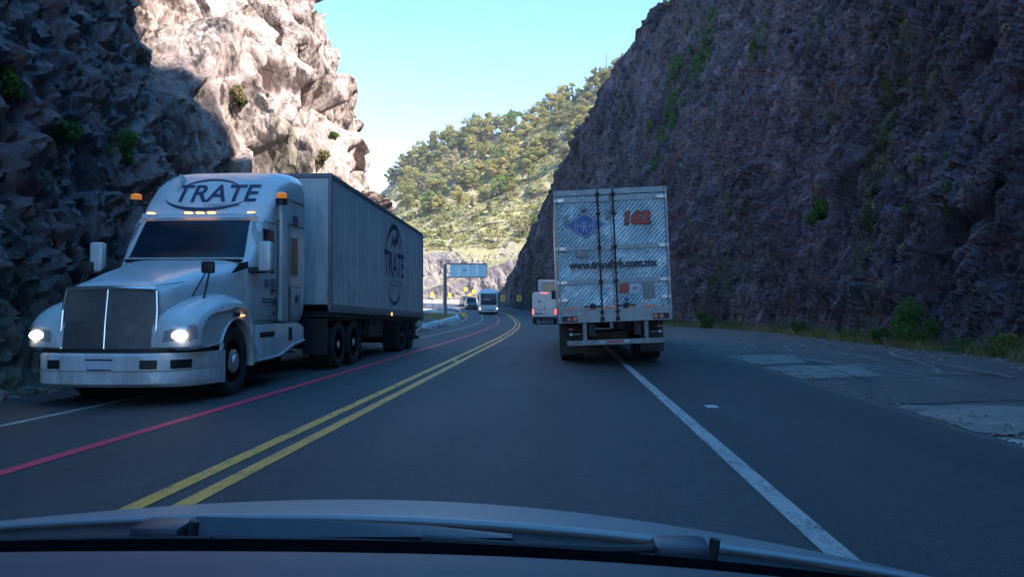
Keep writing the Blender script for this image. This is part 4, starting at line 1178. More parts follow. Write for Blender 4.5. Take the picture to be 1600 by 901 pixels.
# steps, tank and side skirts
for s_ in (1, -1):
    mb = MB()
    skirt = [(2.46, .44), (3.2, .45), (3.8, .52), (4.3, .62), (4.86, .66), (4.86, .98), (4.5, 1.06), (2.46, 1.06)]
    mb.prism(skirt, 'x', s_ * .70, s_ * 1.19, .035); sk = mb.build('side_skirt', M['white_paint'], truck, True)
    mb = MB(); mb.box(s_ * 1.195 - .01, s_ * 1.195 + .006, 2.58, 3.25, .84, .93, .01); mb.box(s_ * 1.195 - .01, s_ * 1.195 + .006, 3.98, 4.16, .74, .98, .01); mb.build('step_recess', M['black'], sk)
    mb = MB(); pts = [(s_ * 1.20, 2.5, .47), (s_ * 1.20, 3.5, .50), (s_ * 1.20, 4.2, .66), (s_ * 1.20, 4.84, .72)]; mb.tube(pts, .018, 6); mb.build('skirt_trim', M['light_vinyl'], sk)
mb = MB(); mb.box(-.5, .5, .3, 9.2, .62, .88, .02); mb.box(-1.0, 1.0, 2.5, 4.8, .9, 1.1); mb.box(-.35, .35, 6.3, 9.1, 1.0, 1.15, .02); mb.box(-.9, .9, 1.5, 1.75, .45, .6, .02); mb.cyl((-1.1, 7.3, .52), (1.1, 7.3, .52), .1); mb.cyl((-1.1, 8.6, .52), (1.1, 8.6, .52), .1); mb.build('chassis', M['black'], truck)
for s_ in (1, -1):
    wheel(truck, s_ * 1.17, 1.62, .52, .30, s_, 'rim')
    for yy in (7.25, 8.55): wheel(truck, s_ * 1.22, yy, .52, .27, s_, 'rim', dual=True)
    mb = MB(); mb.box(s_ * .95 - .27, s_ * .95 + .27, 6.3, 6.34, .35, 1.1, .01); mb.build('mud_flap', M['black'], truck)
    mb = MB(); mb.box(s_ * .95 - .28, s_ * .95 + .28, 6.55, 9.25, 1.06, 1.09, .01); mb.build('mudguard', M['black'], truck)
# trailer
y0, y1 = 6.35, 17.55; zf0, zf1, zb0, zb1 = 1.24, 4.10, 1.06, 3.86
def zc(y, lo=True):
    t = (y - y0) / (y1 - y0); return (zf0 + (zb0 - zf0) * t) if lo else (zf1 + (zb1 - zf1) * t)
def shear(mb):
    for v in mb.bm.verts:
        t = (v.co.y - y0) / (y1 - y0); v.co.z += -.24 * t
    return mb
mb = MB(); mb.box(-1.26, 1.26, y0, y1, 1.40, 4.15, .02); tb = shear(mb).build('trailer_box', M['trailer_paint'], truck)
mb = MB()
for k in range(1, 10): 
    yy = y0 + k * (y1 - y0) / 10
    for s_ in (1, -1): mb.box(s_ * 1.262 - .004, s_ * 1.262 + .004, yy - .006, yy + .006, 1.42, 4.08)
shear(mb).build('panel_joint', M['trailer_paint'], tb)
mb = MB(); mb.box(-1.28, 1.28, y0 - .02, y1 + .02, 4.09, 4.19, .015)
for s_ in (1, -1):
    mb.box(s_ * 1.265 - .025, s_ * 1.265 + .025, y0 - .02, y1 + .02, 1.24, 1.42, .008); mb.box(s_ * 1.25 - .04, s_ * 1.25 + .04, y0 - .03, y0 + .07, 1.3, 4.16, .01); mb.box(s_ * 1.25 - .04, s_ * 1.25 + .04, y1 - .07, y1 + .03, 1.1, 4.16, .01)
shear(mb).build('trailer_rail', M['rail'], truck)
mb = MB()
for k in range(46):
    yy = y0 + .12 + k * (y1 - y0 - .24) / 45
    mb.cyl((1.29, yy, 1.36), (1.296, yy, 1.36), .012, .012, 6)
shear(mb).build('rivet', M['light_vinyl'], tb)
mb = MB(); mb.box(-1.2, 1.2, y0 + .1, y1 - .1, 1.14, 1.26)
for k in range(14): mb.box(-1.2, 1.2, y0 + .8 + k * .75, y0 + .86 + k * .75, 1.05, 1.16)
mb.box(-.7, -.55, 13.4, 17.2, .8, 1.14); mb.box(.55, .7, 13.4, 17.2, .8, 1.14); mb.box(-1.15, 1.15, 17.45, 17.55, .5, .62, .01); mb.box(-.8, -.7, 17.45, 17.5, .55, 1.1); mb.box(.7, .8, 17.45, 17.5, .55, 1.1)
mb.cyl((-1.1, 14.35, .52), (1.1, 14.35, .52), .09); mb.cyl((-1.1, 15.7, .52), (1.1, 15.7, .52), .09)
for s_ in (1, -1): mb.box(s_ * .95 - .06, s_ * .95 + .06, 9.9, 10.02, .3, 1.15, .01); mb.box(s_ * .95 - .14, s_ * .95 + .14, 9.82, 10.1, .26, .31, .01)
mb.box(-1.1, 1.1, 9.93, 9.99, .8, .86)
shear(mb).build('trailer_frame', M['black'], truck)
mb = MB(); mb.box(.75, 1.15, 10.3, 11.9, .55, 1.05, .04); mb.build('trailer_toolbox', M['black'], truck)
mb = MB(); mb.cyl((1.295, 12.35, 1.16), (1.305, 12.35, 1.16), .05, .05, 12); mb.build('side_marker', M['marker'], truck)
for s_ in (1, -1):
    for yy in (14.35, 15.7): wheel(truck, s_ * 1.22, yy, .52, .27, s_, 'rim_dark', dual=True)
    mb = MB(); mb.box(s_ * .95 - .28, s_ * .95 + .28, 16.4, 16.43, .28, .95, .01); mb.build('mud_flap', M['black'], truck)
# logo on the trailer side (reads towards +y), truck coordinates
def side_mesh(me, yc, zc_, m, name, parent=tb, off=1.266, sx=1.0):
    place_mesh(me, (off, yc, zc_), (0, sx, 0), (0, 0, 1), (1, 0, 0)); return link(name, me, M[m], parent)
LY = 12.85
side_mesh(text_mesh('TRATE', 2.75, .72, .02), LY, 2.60, 'navy_vinyl', 'trailer_lettering')
side_mesh(text_mesh('LOGISTICA', 2.1, .16, .0), LY + .05, 2.05, 'rail', 'trailer_lettering')
side_mesh(flat_arc([arc_pts(0, 0, 1.22, 1.12, 20, 175, .012, .085), arc_pts(0, -.02, 1.18, 1.10, 215, 325, .012, .06)]), LY, 2.58, 'navy_vinyl', 'trailer_emblem')
mb = MB(); mb.prism([(LY - .62, 3.02), (LY - .2, 3.45), (LY + .02, 3.3), (LY + .35, 3.62), (LY + .75, 3.08), (LY + .36, 3.28), (LY + .05, 3.08), (LY - .22, 3.2)], 'x', 1.2655, 1.2675); mb.build('trailer_emblem', M['navy_vinyl'], tb)
for me_o in [o for o in truck.children if o.name.startswith('x')]: pass

# ------------------------------------------------------------------ silver quilted trailer ahead on the right
def quilt_mat(name, xc):
    m, N, L, b = nodes(name)
    tc = N.new('ShaderNodeTexCoord').outputs['Object']; sp = N.new('ShaderNodeSeparateXYZ'); L.new(tc, sp.inputs[0])
    def stripes(a, c, f):
        s1 = math_(N, L, 'ADD', math_(N, L, 'MULTIPLY', sp.outputs['X'], a), math_(N, L, 'MULTIPLY', sp.outputs['Z'], c))
        return math_(N, L, 'SINE', math_(N, L, 'MULTIPLY', s1, f))
    up = stripes(1.0, -.9, 64.0); dn = stripes(1.0, 1.0, 64.0)
    n1 = noise(N, L, mapping(N, L, tc, (1, 1, .8)), 1.6, 4, .6)
    w = ramp(N, L, n1, [(.45, (0, 0, 0)), (.58, (.8, .8, .8))])
    hgt = math_(N, L, 'ADD', up, math_(N, L, 'MULTIPLY', dn, math_(N, L, 'MULTIPLY', w, .55)))
    big = noise(N, L, tc, 1.1, 3, .5, .4)
    amp = ramp(N, L, noise(N, L, mapping(N, L, tc, (1, 1, 1), loc=(4, 2, 9)), 1.8, 4, .65), [(.35, (.25,) * 3), (.6, (1.2,) * 3)])
    hgt = math_(N, L, 'ADD', math_(N, L, 'MULTIPLY', hgt, amp), math_(N, L, 'MULTIPLY', big, 6.0))
    bp = N.new('ShaderNodeBump'); bp.inputs['Strength'].default_value = .8; bp.inputs['Distance'].default_value = .032
    L.new(hgt, bp.inputs['Height']); L.new(bp.outputs[0], b.inputs['Normal'])
    n2 = noise(N, L, tc, 5, 6, .7)
    L.new(ramp(N, L, n2, [(.3, (.62, .74, .76)), (.7, (.82, .95, .97))]), b.inputs['Base Color'])
    b.inputs['Metallic'].default_value = .25
    L.new(ramp(N, L, n2, [(.3, (.34,) * 3), (.7, (.22,) * 3)]), b.inputs['Roughness'])
    return m
M['frame_metal'] = mat('frame_metal', (0.30, 0.33, 0.34), 0.5, 0.3, var=0.2, scale=4)
M['quilt'] = quilt_mat('quilted_steel', 0)
RT = empty('semi_trailer', (1.25, 18.5, 0), 'silver box semi-trailer with quilted metal rear doors numbered 162, seen from behind', 'trailer')
RT.rotation_euler = (0, math.radians(-2.3), math.radians(0.6))
HWt, zt, zb = 1.30, 4.07, 1.02
mb = MB(); mb.box(-HWt + .01, HWt - .01, .06, 13.5, 1.12, zt - .02, .015); body = mb.build('trailer_box', M['steel'], RT)
# frame round the doors
mb = MB()
mb.box(-HWt, -HWt + .065, -.02, .10, zb, zt, .01); mb.box(HWt - .065, HWt, -.02, .10, zb, zt, .01); mb.box(-HWt + .067, HWt - .067, -.02, .10, zt - .13, zt, .01)
mb.box(-HWt + .067, HWt - .067, -.03, .10, zb, zb + .33, .01); mb.build('door_frame', M['frame_metal'], RT)
for s_ in (-1, 1):
    xa, xb = (-HWt + .075, -.004) if s_ < 0 else (.004, HWt - .075)
    mb = MB(); mb.box(xa, xb, .0, .05, zb + .345, zt - .14, .006); d = mb.build('door', M['quilt'], RT)
    mb = MB()
    for z in (1.95, 2.73, 3.84): mb = MB(); mb.box(xa + .01, xb - .01, -.018, -.002, z - .055, z + .055, .006); mb.build('door_band', M['frame_metal'], d)
    for z in (1.55, 1.95, 2.73, 3.84): 
        xh = xa if s_ < 0 else xb
        mb = MB(); mb.box(xh - (.06 if s_ < 0 else .17), xh + (.17 if s_ < 0 else .06), -.040, -.020, z - .04, z + .04, .006); mb.cyl((xh, -.035, z - .06), (xh, -.035, z + .06), .018); mb.build('hinge', M['steel'], d)
    xr = s_ * .17 if s_ > 0 else -.28
    xr = -.29 if s_ < 0 else .06
    mb = MB(); mb.cyl((xr, -.055, zb + .02), (xr, -.055, zt - .02), .019, .019, 8)
    for z in (1.25, 1.95, 2.73, 3.5, 3.95): mb.box(xr - .05, xr + .05, -.065, -.018, z - .03, z + .03, .006)
    mb.build('lock_rod', M['black'], d)
    mb = MB(); xh = xr + (-.38 if s_ < 0 else .10)
    mb.box(min(xr, xr + s_ * .42), max(xr, xr + s_ * .42), -.085, -.055, 1.37, 1.405, .008); mb.build('door_handle', M['black'], d); mb = MB(); mb.box(xr + s_ * .2 - .06, xr + s_ * .2 + .06, -.08, -.02, 1.33, 1.45, .01); mb.build('handle_bracket', M['black'], d); mb = MB(); mb.box(xr - .05, xr + .05, -.09, -.02, 1.05, 1.14, .01); mb.build('rod_keeper', M['black'], d)
mb = MB(); mb.box(-.006, .006, -.012, .02, zb + .34, zt - .14); mb.build('door_seal', M['black'], RT)
# riveted strip near the middle
mb = MB()
for k in range(60):
    z = 1.5 + k * .038
    mb.cyl((-.05, -.006, z), (-.05, .001, z), .007, .007, 6); mb.cyl((.14, -.006, z), (.14, .001, z), .007, .007, 6)
mb.build('rivet', M['light_vinyl'], RT)
def rear_mesh(me, xc, zc_, m, name, off=-.008, parent=RT, sh=0.0):
    for v in me.vertices: v.co.x += v.co.y * sh
    place_mesh(me, (xc, off, zc_), (1, 0, 0), (0, 0, 1), (0, -1, 0)); return link(name, me, M[m], parent)
rear_mesh(text_mesh('162', .62, .35, .09), .62, 3.38, 'black_vinyl', 'fleet_number', -.007, sh=.12)
rear_mesh(text_mesh('162', .575, .30, .06), .62, 3.38, 'red_vinyl', 'fleet_number', -.011, sh=.12)
rear_mesh(text_mesh('www.transhrh.com.mx', 2.02, .19, .05), -.0, 2.34, 'black_vinyl', 'web_address', -.075)
# diamond emblem with a blue disc and letters
def flat_poly(pts):
    me = bpy.data.meshes.new('emblem'); me.from_pydata([(x, y, 0) for x, y in pts], [], [tuple(range(len(pts)))]); me.update(); return me
ex, ez = -.60, 3.26
rear_mesh(flat_poly([(-.48, 0), (0, -.31), (.48, 0), (0, .31)]), ex, ez, 'black_vinyl', 'emblem', -.006)
rear_mesh(flat_poly([(-.455, 0), (0, -.29), (.455, 0), (0, .29)]), ex, ez, 'light_vinyl', 'emblem', -.009)
rear_mesh(flat_poly([(-.42, 0), (0, -.265), (.42, 0), (0, .265)]), ex, ez, 'blue_vinyl', 'emblem', -.012)
rear_mesh(flat_arc([arc_pts(0, 0, .225, .225, -60, 60, .006, .006), arc_pts(0, 0, .225, .225, 120, 240, .006, .006), arc_pts(0, 0, .225, .225, 60, 120, .004, .004)]), ex, ez, 'light_vinyl', 'emblem', -.017)
rear_mesh(flat_poly([(.21 * math.cos(a), .21 * math.sin(a)) for a in np.linspace(0, 6.28, 33)[:-1]]), ex, ez, 'blue_vinyl', 'emblem', -.015)
rear_mesh(text_mesh('H', .085, .12), ex - .13, ez - .02, 'light_vinyl', 'emblem', -.020); rear_mesh(text_mesh('R', .10, .24), ex + .005, ez - .04, 'light_vinyl', 'emblem', -.020); rear_mesh(text_mesh('H', .085, .12), ex + .14, ez - .02, 'light_vinyl', 'emblem', -.020)
mb = MB(); mb.box(ex - .05, ex + .04, -.03, 0, ez + .30, ez + .43, .01); mb.cyl((ex - .09, -.03, ez + .33), (ex + .10, -.03, ez + .36), .014); mb.build('latch', M['grey_steel'], RT)
mb = MB(); mb.box(-.12, -.03, -.025, -.0, 3.36, 3.58, .015); mb.build('latch', M['grey_steel'], RT); mb = MB(); mb.box(-1.06, -.97, -.022, 0, 3.28, 3.5, .01); mb.build('latch', M['grey_steel'], RT)
mb = MB(); mb.box(-.84, -.54, -.020, -.002, 2.52, 2.65, .006); mb.build('number_plate', M['grey_steel'], RT)
mb = MB(); mb.box(.66, .93, -.022, -.002, 1.52, 1.92, .01); mb.box(.70, .78, -.04, -.02, 1.60, 1.86, .01); mb.build('document_box', M['grey_steel'], RT)
mb = MB(); mb.box(.12, .34, -.006, -.002, 1.66, 1.88); mb.build('sticker', M['red_vinyl'], RT)
mb = MB(); mb.box(.36, .60, -.006, -.002, 1.64, 1.88); mb.box(-.86, -.74, -.006, -.002, 1.48, 1.60); mb.build('sticker', M['light_vinyl'], RT)
mb = MB(); mb.prism([(.42, 1.80), (.47, 1.72), (.56, 1.84), (.50, 1.78)], 'y', -.009, -.007); mb.build('sticker', M['red_vinyl'], RT)
mb = MB(); mb.prism([(.27 + .05 * math.cos(a), 1.53 + .05 * math.sin(a)) for a in np.linspace(0, 6.28, 17)[:-1]], 'y', -.008, -.004); mb.build('sticker', M['blue_vinyl'], RT)
x = -1.12; k = 0
while x < 1.1:
    mb = MB(); mb.box(x, min(x + (.27 if k % 2 == 0 else .15), 1.13), -.046, -.040, 1.335, 1.38); mb.build('reflective_tape', M['red_lens' if k % 2 == 0 else 'light_vinyl'], RT)
    x += .28 if k % 2 == 0 else .16; k += 1
# lamps
for s_ in (-1, 1):
    mb = MB(); cx = s_ * 1.04
    mb.box(cx - .19, cx + .19, -.06, -.03, 1.045, 1.185, .008); lb = mb.build('lamp_housing', M['black'], RT)
    for dx in ((-.005, .125) if s_ < 0 else (-.125, .005)):
        mb = MB(); mb.cyl((cx + dx, -.075, 1.115), (cx + dx, -.055, 1.115), .05, .055, 18); mb.build('tail_lamp', M['red_lens'], lb, True)
    mb = MB(); mb.box(cx - .2, cx + .2, -.064, -.058, 1.185, 1.195); mb.box(cx - .2, cx + .2, -.064, -.058, 1.035, 1.045); mb.box(cx - .195, cx - .185, -.064, -.058, 1.04, 1.19); mb.box(cx + .185, cx + .195, -.064, -.058, 1.04, 1.19); mb.build('lamp_trim', M['light_vinyl'], lb)
    mb = MB(); mb.box(s_ * 1.02 - .05, s_ * 1.02 + .06, .12, .14, .86, .90, .006); mb.build('reflector', M['red_lens'], RT)
    mb = MB(); mb.cyl((s_ * 1.02 - .0, .1, .76), (s_ * 1.02, .14, .76), .035, .035, 12); mb.cyl((s_ * .80, .12, .765), (s_ * 1.0, .12, .76), .007, .007, 6); mb.build('lamp_arm', M['light_vinyl'], RT)
    # mud flap and bumper uprights
    mb = MB(); mb.box(s_ * .99 - .29, s_ * .99 + .29, 1.55, 1.58, .22, .98, .01); mb.build('mud_flap', M['black'], RT)
    mb = MB(); mb.box(s_ * .70 - .05, s_ * .70 + .05, .0, .06, .58, 1.02, .01); mb.build('bumper_post', M['grey_steel'], RT)
mb = MB(); mb.box(-1.12, 1.12, -.02, .08, .50, .62, .012); mb.build('underride_bar', M['grey_steel'], RT)
mb = MB(); mb.box(-.18, .16, -.028, -.022, .55, .59); mb.build('reflective_tape', M['red_lit'] if False else M['red_lens'], RT); mb = MB(); mb.box(-.38, -.24, -.028, -.022, .55, .585); mb.build('reflective_tape', M['light_vinyl'], RT); mb = MB(); mb.box(.18, .30, -.028, -.022, .55, .60); mb.build('reflective_tape', M['light_vinyl'], RT)
mb = MB(); mb.box(-1.2, 1.2, .1, 13.3, 1.02, 1.12); mb.box(-.6, -.45, .2, 5, .7, 1.02); mb.box(.45, .6, .2, 5, .7, 1.02); mb.cyl((-1.1, 2.3, .52), (1.1, 2.3, .52), .1); mb.cyl((-1.1, 3.65, .52), (1.1, 3.65, .52), .1); mb.box(-.45, .45, 2.0, 4.0, .45, .75); mb.build('trailer_frame', M['black'], RT)
for s_ in (1, -1):
    for yy in (2.35, 3.65): wheel(RT, s_ * 1.25, yy, .52, .27, s_, 'rim_dark', dual=True)
# tractor in front of it (mostly hidden, only the left mirror shows)
TR = empty('tractor_unit', (1.30, 31.2, 0), 'tractor unit hidden in front of the silver trailer, only its black left mirror showing', 'truck')
mb = MB(); mb.box(-1.15, 1.15, .9, 3.2, 1.0, 3.4, .12); mb.build('cab', M['white_paint'], TR, True)
mb = MB(); mb.box(-.8, .8, 3.2, 4.8, .9, 1.9, .15); mb.build('hood', M['white_paint'], TR, True)
mb = MB(); mb.box(-.45, .45, -1.5, 4.6, .6, .9); mb.build('chassis', M['black'], TR)
mb = MB(); mb.box(-1.1, 1.1, 3.2, 3.23, 2.1, 2.9); mb.build('windshield', M['glass'], TR)
for s_ in (1, -1):
    for yy in (-.9, .4, 4.1): wheel(TR, s_ * 1.2, yy, .52, .28, s_, 'rim', n=20)
    mb = MB(); mb.box(s_ * 1.66 - .09, s_ * 1.66 + .09, 2.3, 2.4, 1.70, 2.08, .03); mb.cyl((s_ * 1.6, 2.4, 2.05), (s_ * 1.1, 2.5, 2.1), .02); mb.build('mirror', M['black'], TR, True)

# ------------------------------------------------------------------ white van
VN = empty('delivery_van', (-1.52, 68.0, 0), 'white high-roof delivery van ahead with brake lights on, partly behind the silver trailer', 'van')
V, F = super_loft(refine([(0, .97, .42, 2.64, .16), (.04, 1.0, .40, 2.68, .16), (.5, 1.01, .40, 2.72, .16), (3.6, 1.01, .40, 2.72, .16), (4.5, .99, .40, 2.55, .2), (5.1, .96, .4, 1.35, .25), (5.9, .85, .4, 1.0, .3)], 2), 48)
vb = pymesh('body', V, F, M['white_paint'], VN)
mb = MB(); mb.box(-.006, .006, -.012, .01, .62, 2.55); mb.box(-.9, .9, -.012, .01, 1.28, 1.29); mb.box(-.95, .95, -.02, .01, .60, .63); mb.box(-.88, -.87, -.012, .01, .7, 2.5); mb.box(.87, .88, -.012, .01, .7, 2.5); mb.build('door_seam', M['black'], VN)
mb = MB(); mb.box(-.95, .95, -.10, .05, .42, .60, .03); mb.box(-.6, .6, -.11, -.09, .44, .5, .01); mb.build('bumper', M['plastic'], VN)
mb = MB(); mb.box(-.75, -.12, -.02, 0, .84, .92, .01); mb.build('plate_recess', M['black'], VN)
mb = MB(); mb.box(-.05, .12, -.05, -.01, 1.30, 1.36, .01); mb.build('door_handle', M['black'], VN)
mb = MB(); mb.prism([(-.52, 1.98), (-.30, 2.0), (-.32, 1.85), (-.42, 1.78), (-.50, 1.86)], 'y', -.008, .002); mb.build('decal', M['navy_vinyl'], VN)
mb = MB(); mb.box(-.30, .30, -.03, .04, 2.60, 2.66, .01); mb.build('brake_lamp', M['red_lit'], VN)
for s_ in (-1, 1): mb = MB(); mb.box(s_ * .95 - .055, s_ * .95 + .055, -.02, .1, .82, 1.26, .02); mb.build('tail_lamp', M['red_lit'], VN)
for s_ in (-1, 1): mb = MB(); mb.box(s_ * 1.15 - .10, s_ * 1.15 + .10, 4.3, 4.4, 1.35, 1.65, .03); mb.build('mirror', M['black'], VN)
for s_ in (-1, 1):
    for yy in (1.0, 4.8): wheel(VN, s_ * 1.0, yy, .35, .22, s_, 'rim_dark', n=20)
# ------------------------------------------------------------------ box truck beyond the van
BT = empty('box_truck', (-1.22, 82.0, float(zr(82))), 'tall box truck far ahead, only its top showing over the white van', 'truck')
mb = MB(); mb.box(-1.22, 1.22, .02, 7, 1.0, 4.25, .03); mb.build('cargo_box', M['trailer_paint'], BT)
mb = MB(); mb.box(-.80, 1.22, -.04, .0, 1.1, 3.95, .02); mb.build('rear_door', M['dark_paint'], BT)
mb = MB(); mb.box(-.84, 1.24, -.06, .05, 3.98, 4.25, .02); mb.build('roof_edge', M['white_paint'], BT)
mb = MB(); mb.box(-1.1, 1.1, -.05, 6.8, .75, 1.0); mb.box(-1.0, 1.0, 7.1, 8.8, .8, 2.6, .15); mb.build('chassis', M['black'], BT)
for s_ in (-1, 1): mb = MB(); mb.box(s_ * 1.05 - .1, s_ * 1.05 + .1, -.08, -.02, .82, .95); mb.build('tail_lamp', M['red_lit'], BT)
mb = MB(); mb.box(1.12, 1.2, -.08, -.04, 3.2, 3.7); mb.build('brake_lamp', M['red_lit'], BT)
for s_ in (-1, 1):
    for yy in (1.4, 7.9): wheel(BT, s_ * 1.2, yy, .5, .28, s_, 'rim_dark', n=18)

# ------------------------------------------------------------------ bus
BS = empty('coach_bus', (-9.9, 108.0, float(zr(108)) + .02), 'white coach with a big dark windscreen and lit headlamps coming round the bend', 'bus', rz=math.radians(7))
V, F = super_loft(refine([(-.12, 1.12, .34, 2.2, .16), (0, 1.25, .32, 2.9, .16), (.25, 1.27, .32, 3.20, .17), (.7, 1.28, .32, 3.32, .17), (11.5, 1.28, .32, 3.32, .17), (11.9, 1.2, .4, 3.1, .2)], 3), 64)
bs = pymesh('body', V, F, M['white_paint'], BS); bb = bvh_of(bs)
panel('windshield', bb, [(-1.04, 1.25), (1.04, 1.25), (1.06, 2.80), (-1.06, 2.80)], lambda u, v: (u, -3, v), (0, 1, 0), 'glass', BS, .02, 8)
for s_ in (1, -1): panel('side_window', bb, [(1.0, 1.75), (11.2, 1.75), (11.2, 2.6), (.8, 2.6)], lambda u, v: (s_ * 3, u, v), (-s_, 0, 0), 'glass', BS, .015, 8)
panel('fog_lamp_band', bb, [(-.7, .52), (.7, .52), (.7, .62), (-.7, .62)], lambda u, v: (u, -3, v), (0, 1, 0), 'black', BS, .015, 4)
panel('destination_band', bb, [(-.5, 1.93), (.3, 1.93), (.3, 2.0), (-.5, 2.0)], lambda u, v: (u, -3, v), (0, 1, 0), 'light_vinyl', BS, .03, 3)
mb = MB(); mb.box(-.5, .5, 2.0, 4.5, 3.3, 3.5, .08); mb.build('roof_unit', M['white_paint'], BS, True)
for s_ in (1, -1):
    mb = MB(); mb.lathe_x([(0, .01), (.01, .17), (-.05, .18)], 0, 0, 0, 16)
    for v in mb.bm.verts: v.co = Vector((s_ * 1.02 + v.co.y, -.10 - v.co.x, .78 + v.co.z))
    mb.build('headlamp', M['headlamp'], BS, True)
    mb = MB(); mb.cyl((s_ * 1.2, .1, 2.9), (s_ * 1.42, -.25, 2.7), .03); mb.box(s_ * 1.42 - .08, s_ * 1.42 + .08, -.32, -.22, 2.1, 2.7, .03); mb.build('mirror', M['black'], BS)
    for yy in (2.4, 9.0): wheel(BS, s_ * 1.26, yy, .5, .28, s_, 'rim', n=20)
# ------------------------------------------------------------------ dark cars behind it
def car(name, loc, rz, label, paint, h=1.45):
    o = empty(name, loc, label, 'car', rz=rz)
    V, F = super_loft(refine([(0, .78, .3, .75, .3), (.15, .88, .25, .88, .25), (1.1, .92, .25, 1.0, .25), (3.9, .92, .25, 1.02, .25), (4.4, .85, .3, .95, .3)], 2), 40)
    pymesh('body', V, F, M[paint], o)
    V, F = super_loft(refine([(1.0, .80, .9, 1.0, .3), (1.7, .74, .9, h, .3), (3.4, .74, .9, h, .3), (4.1, .78, .9, 1.1, .3)], 2), 40)
    cabn = pymesh('cabin', V, F, M[paint], o); c = bvh_of(cabn)
    panel('windshield', c, [(-.68, 1.02), (.68, 1.02), (.60, h - .08), (-.60, h - .08)], lambda u, v: (u, -3, v), (0, 1, 0), 'glass', o, .015, 6)
    for s_ in (1, -1):
        panel('side_window', c, [(1.7, 1.04), (3.6, 1.04), (3.3, h - .1), (1.9, h - .1)], lambda u, v: (s_ * 3, u, v), (-s_, 0, 0), 'glass', o, .012, 4)
        mb = MB(); mb.box(s_ * .66 - .12, s_ * .66 + .12, .02, .12, .62, .74, .02); mb.build('headlamp', M['headlamp'], o)
        for yy in (.85, 3.5): wheel(o, s_ * .92, yy, .34, .2, s_, 'rim', n=18)
    mb = MB(); mb.box(-.45, .45, -.02, .1, .45, .62, .02); mb.build('grille', M['black'], o)
    return o
p = at(738, 488, 122); car('parked_car', (p.x, p.y, float(zr(p.y)) + .02), math.radians(12), 'grey car with headlamps on, following the white coach', 'dark_paint', 1.85).name = 'grey_car'
p = at(733, 485, 131); car('dark_car', (p.x, p.y, float(zr(p.y)) + .02), math.radians(18), 'dark car behind the grey one at the bend, half hidden', 'dark_paint', 1.7)
# ------------------------------------------------------------------ overhead sign, chevrons, guardrail, kerb
def on_ground(px, Y):
    p = at(px, 480, Y); return Vector((p.x, Y, float(zr(Y)) - .02))
g0 = on_ground(695, 98); gz = g0.z
GS = empty('overhead_sign', g0, 'cantilever sign gantry with pale blank panels on one grey pole left of the road', 'sign')
mb = MB(); mb.cyl((0, 0, -.1), (0, 0, 6.55), .27, .22, 20); mb.cyl((0, 0, 0), (0, 0, .12), .42, .42, 20); mb.build('pole', M['grey_steel'], GS, True)
top, bot, xl, xr = at(700, 413.5, 98).z - gz, at(700, 432, 98).z - gz, at(703, 420, 98).x - g0.x, at(760, 420, 98).x - g0.x
mb = MB(); mb.box(0, xr + .1, -.10, .06, top + .02, top + .16, .02); mb.build('arm', M['grey_steel'], GS)
mb = MB(); mb.box(0, xr + .1, -.10, .06, bot - .14, bot - .02, .02); mb.build('arm', M['grey_steel'], GS)
mb = MB(); mb.box(xr + .02, xr + .12, -.09, .05, bot - .02, top + .02, .01); mb.build('end_post', M['grey_steel'], GS)
w = (xr - xl) / 4
for k in range(4):
    mb = MB(); mb.box(xl + k * w + .025, xl + (k + 1) * w - .025, -.06, -.02, bot, top, .008); pn = mb.build('sign_panel', M['sign_back'], GS)
    if k == 1: mb = MB(); mb.box(xl + k * w + w * .45, xl + k * w + w * .75, -.066, -.061, (bot + top) / 2 + .02, (bot + top) / 2 + .14); mb.build('sticker', M['grey_steel'], pn)
def chevron(p, rz, label, arrow=True, s=.78, h=1.45, name='chevron_sign', face=-1):
    o = empty(name, p, label, 'sign', rz=rz)
    mb = MB(); mb.cyl((0, .04, -.3), (0, .04, h + s * .5), .035, .035, 8); mb.build('post', M['grey_steel'], o)
    mb = MB(); mb.box(-s * .42, s * .42, -.012, .008, h, h + s * 1.12, .006); pl_ = mb.build('sign_plate', M['sign_yellow'], o)
    if arrow:
        c = h + s * .56; a = s * .36
        mb = MB(); mb.prism([(-a * .75, c), (a * .15, c + a * 1.15), (a * .75, c + a * 1.15), (-a * .1, c), (a * .75, c - a * 1.15), (a * .15, c - a * 1.15)], 'y', -.018, -.013); mb.build('arrow', M['black_vinyl'], pl_)
    return o
p1, p2 = at(785.5, 480, 124), at(811, 480, 116)
for p, l in ((p1, 'yellow chevron sign with black arrow pointing left, nearest the white coach'), (p2, 'yellow chevron sign with black arrow pointing left, nearest the white van')):
    z = float(zr(p.y)); chevron((p.x, p.y, z), 0, l, h=at(800, 470.2, p.y).z - z)
for (px, py, Y, rz, ar, l) in [(675, 460, 150, .5, True, 'small yellow chevron sign at the far bend, leftmost, beside the dark rock end'), (703, 461, 148, .4, True, 'small yellow chevron sign just right of the overhead sign pole'),
                           (733, 462.5, 146, .2, False, 'yellow sign plate low at the far bend above the grey car'), (740, 455.5, 152, .2, False, 'yellow sign plate right above the coach roof corner'), (728, 451.5, 156, .2, False, 'highest of the yellow sign plates at the far bend')]:
    p = at(px, py, Y); z = float(zr(Y)) - .1; chevron((p.x, Y, z), rz, l, ar, .66, p.z - z - .38)
# orange marker by the guardrail end
p = at(724.5, 489, 92); mk = empty('marker_post', (p.x, p.y, float(zr(p.y)) - .05), 'orange-yellow object marker plate at the end of the guardrail', 'sign')
mb = MB(); mb.box(-.23, .23, -.02, .02, .30, .80, .01); mb.build('plate', M['sign_yellow'], mk)
mb = MB(); mb.cyl((0, .04, -.2), (0, .04, .6), .04); mb.build('post', M['grey_steel'], mk)
